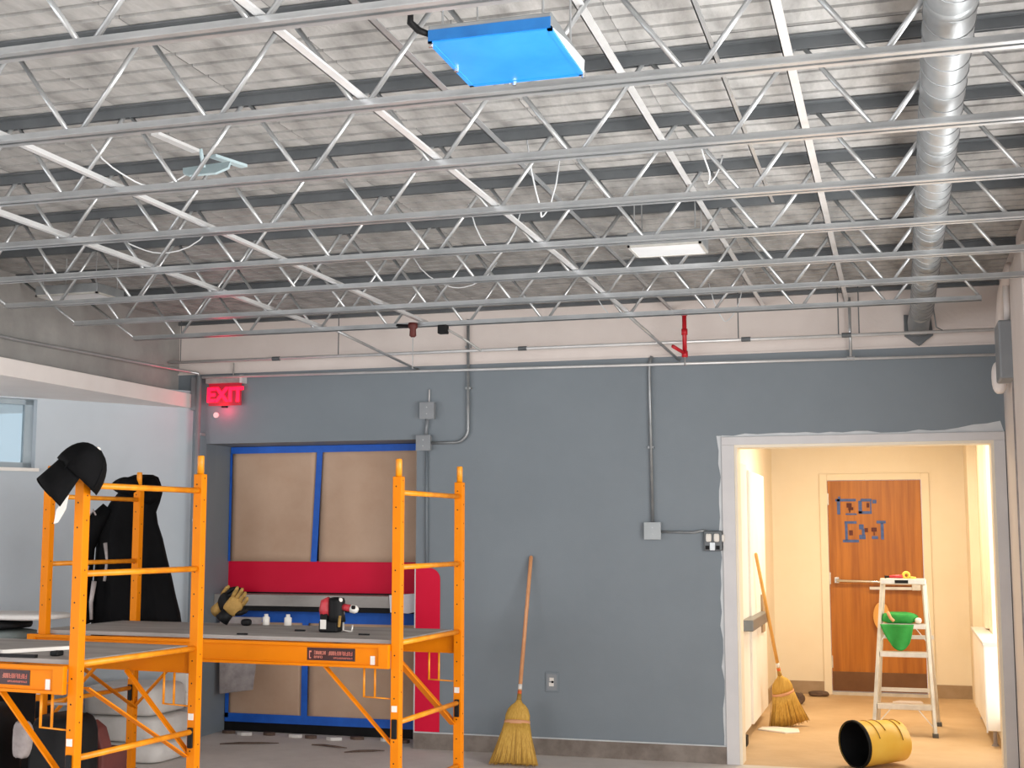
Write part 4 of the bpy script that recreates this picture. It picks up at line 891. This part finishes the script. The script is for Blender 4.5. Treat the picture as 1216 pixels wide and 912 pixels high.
o.modifiers.new('thick', 'SOLIDIFY').thickness = 0.006
recalc(MB().pillow((-0.035, fr(0.8) + 0.02, 0.862), 0.14, 0.055, 0.045, 0.7, wob=0.05, seed=31).build('rolled_top', 'green_cloth', gc, smooth=True))
MB().tube([(-0.12, fr(0.8) - 0.05, 0.91), (-0.10, fr(0.8) - 0.055, 0.865), (-0.075, fr(0.8) - 0.05, 0.84)], 0.012, 10).build('strap', 'stitch', gc, smooth=True)
MB().pillow((0.105, fr(0.8) - 0.02, 0.845), 0.025, 0.025, 0.022, 0.8).build('buckle', 'sticker_white', gc, smooth=True)
sd = thing('screwdriver', 'red handled screwdriver lying on the ladder top', 'screwdriver', (-0.06, 10.74, 1.16))
MB().tube([(-0.10, 10.74, 1.174), (-0.03, 10.74, 1.176), (0.0, 10.74, 1.176)], [0.010, 0.014, 0.013], 12).build('handle', 'tool_red', sd, smooth=True)
MB().tube([(-0.135, 10.74, 1.172), (-0.10, 10.74, 1.174)], [0.012, 0.008], 10).build('end_cap', 'black', sd, smooth=True)
tr_ = thing('masking_tape_roll', 'yellow roll of tape standing on the ladder top', 'tape', (0.03, 10.74, 1.16))
MB().tube(arc((0.028, 10.74, 1.186), 0.022, 0, 360, 20, (1, 0, 0), (0, 0, 1)), 0.010, 8, False).build('ring', 'yellow_pail', tr_, smooth=True)
MB().tube([(0.06, 10.72, 1.168), (0.10, 10.72, 1.168)], [0.010, 0.006], 10).build('loose_end', 'yellow_pail', tr_, smooth=True)
# chair-back like brown round board behind the ladder
tag(recalc(MB().loft([[(-0.20 + 0.075 * math.cos(t), y, 0.74 + 0.13 * math.sin(t)) for t in [2 * math.pi * k / 28 for k in range(28)]] for y in (VY - 0.075, VY - 0.055)]).build('round_board', 'handle_yellow', bevel=0.004)), 'round tan board hung on the door behind the ladder', 'board')

# ------------------------------------------------------------------ yellow pail lying on its side
mc = Vector((-0.335, 8.97, 0.150)); ax = Vector((0.74, 0.67, 0.05)).normalized()
sxv = ax.cross(Vector((0, 0, 1))).normalized(); upv = sxv.cross(ax)
def ringat(c, r, n=40): return [c + (sxv * math.cos(2 * math.pi * k / n) + upv * math.sin(2 * math.pi * k / n)) * r for k in range(n)]
pl = thing('yellow_pail', 'yellow pail tipped on its side in the doorway', 'pail', (-0.2, 9.12, 0))
stn = [(0.0, 0.150), (0.012, 0.150), (0.03, 0.146), (0.20, 0.141), (0.36, 0.133), (0.372, 0.125)]
outer = [ringat(mc + ax * d + Vector((0, 0, (r - 0.150) )), r) for d, r in stn]
recalc(MB().loft(outer + [ringat(mc + ax * 0.374 + Vector((0, 0, -0.025)), 0.02)], False).build('pail_wall', 'yellow_pail', pl, smooth=True))
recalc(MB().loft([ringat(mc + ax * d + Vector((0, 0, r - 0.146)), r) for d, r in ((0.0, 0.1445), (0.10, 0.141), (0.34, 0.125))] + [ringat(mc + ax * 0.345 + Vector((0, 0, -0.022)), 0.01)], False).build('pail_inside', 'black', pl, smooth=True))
recalc(MB().loft([ringat(mc + ax * d, r) for d, r in ((-0.004, 0.1445), (-0.006, 0.148), (-0.004, 0.1535), (0.014, 0.154), (0.016, 0.149))], False).build('pail_rim', 'black', pl, smooth=True))
for d, a0, a1, rr in ((0.10, 20, 150, 0.1455), (0.17, 40, 120, 0.1435), (0.29, 10, 140, 0.1385), (0.335, 60, 165, 0.136)):
    c = mc + ax * d + Vector((0, 0, rr - 0.1515))
    MB().tube([c + (sxv * math.cos(R(a0 + (a1 - a0) * k / 14)) + upv * math.sin(R(a0 + (a1 - a0) * k / 14))) * rr for k in range(15)], 0.0035, 6).build('pail_rib', 'yellow_pail_line', pl, smooth=True)
for u, v in ((-0.05, 0.05), (0.03, 0.03), (0.06, -0.04), (-0.02, -0.02)):
    c = mc + ax * 0.30 + sxv * u + upv * v
    MB().pillow(tuple(c), 0.014, 0.014, 0.012, 0.9, 8, 6).build('plaster_crumb', 'stitch', pl, smooth=True)

# ------------------------------------------------------------------ heater and loose items in the vestibule
ht = thing('wall_heater', 'white convector heater on legs under the vestibule window', 'heater', (0.6, 10.9, 0))
MB().box(0.545, 0.65, 10.10, 11.70, 0.11, 0.71).build('casing', 'white_paint', ht, bevel=0.005)
MB().box(0.535, 0.655, 10.08, 11.72, 0.71, 0.735).build('top_grille', 'casing', ht, bevel=0.003)
MB().box(0.54, 0.55, 10.085, 10.10, 0.10, 0.72).build('end_lip', 'casing', ht)
for y in (10.16, 11.6): MB().tube([(0.60, y, 0.11), (0.60, y, 0.02), (0.60, y, 0.0)], [0.014, 0.014, 0.028], 10).build('leg', 'lining_grey', ht)
poly = [(0.0, 0.0), (0.22, -0.12), (0.32, -0.05), (0.30, 0.10), (0.12, 0.16), (0.02, 0.12)]
tag(MB().prism(poly, (-1.11, 10.44, 0.0), (1, 0, 0), (0, 1, 0), (0, 0, 0.012)).build('white_tile', 'white_paint', bevel=0.003), 'irregular white board piece on the vestibule floor by the broom', 'board')
tag(MB().box(-1.16, -1.10, 9.6, 9.72, 0, 0.075).build('dark_gap_block', 'black', bevel=0.01), 'black block added as the shaded gap under the white door leaf', 'dark gap')  # black block put in for the shade in the gap below the leaf
tag(recalc(MB().pillow((-0.93, 12.1, 0.05), 0.06, 0.05, 0.05, 0.7, wob=0.06, seed=41).build('rubble_lump', 'debris', smooth=True)), 'dark rubble lump by the far baseboard', 'rubble')
tag(recalc(MB().pillow((-0.78, 12.72, 0.025), 0.09, 0.05, 0.025, 0.7, wob=0.08, seed=42).build('rubble_lump', 'debris', smooth=True)), 'flat brown rubble beside the door frame foot', 'rubble')
tag(MB().prism([(0, 0), (0.26, 0.0), (0.24, 0.10), (0.06, 0.10)], (-0.12, 12.45, 0.0), (1, 0, 0), (0, 1, 0), (0, 0, 0.010)).build('white_card', 'paper_white'), 'white card on the floor behind the ladder', 'card')
vl = thing('ceiling_lamp', 'warm square lamp in the vestibule ceiling', 'lamp', (-0.25, 10.9, 2.45))
MB().box(-0.52, 0.02, 10.63, 10.65, 2.455, 2.5).box(-0.52, 0.02, 11.15, 11.17, 2.455, 2.5).box(-0.52, -0.50, 10.63, 11.17, 2.455, 2.5).box(0.0, 0.02, 10.63, 11.17, 2.455, 2.5).build('rim', 'white_paint', vl)

# thin cable loops left dangling from the deck
WIRES = [((-1.42, 5.0), (-1.35, 5.25), 0.30, 'right of the blue light fixture'), ((-2.0, 6.0), (-1.8, 6.2), 0.22, 'mid ceiling'), ((-3.2, 4.6), (-2.95, 5.0), 0.12, 'left beside the teal bracket'),
         ((-3.9, 5.70), (-3.5, 6.1), 0.15, 'far left over the scaffold'), ((-0.75, 5.25), (-0.70, 5.53), 0.14, 'beside the white-lens fixture'), ((-2.7, 7.05), (-2.3, 7.4), 0.16, 'behind the sixth joist'),
         ((-1.9, 8.3), (-1.6, 8.45), 0.20, 'left of the red pipe'), ((-1.15, 8.4), (-0.95, 8.5), 0.24, 'right of the red pipe')]
for (a, b, dip, lab) in WIRES:
    n = 12; pts = []
    for i in range(n + 1):
        t = i / n
        pts.append((a[0] + (b[0] - a[0]) * t + 0.02 * math.sin(7 * t), a[1] + (b[1] - a[1]) * t, 3.135 - dip * (1 - (2 * t - 1) ** 4) + 0.01 * math.sin(9 * t)))
    tag(MB().tube(pts, 0.0035, 6).build('loose_cable', 'lens_white', smooth=True), 'thin pale cable loop hanging under the deck, ' + lab, 'cable', 'dangling cables')
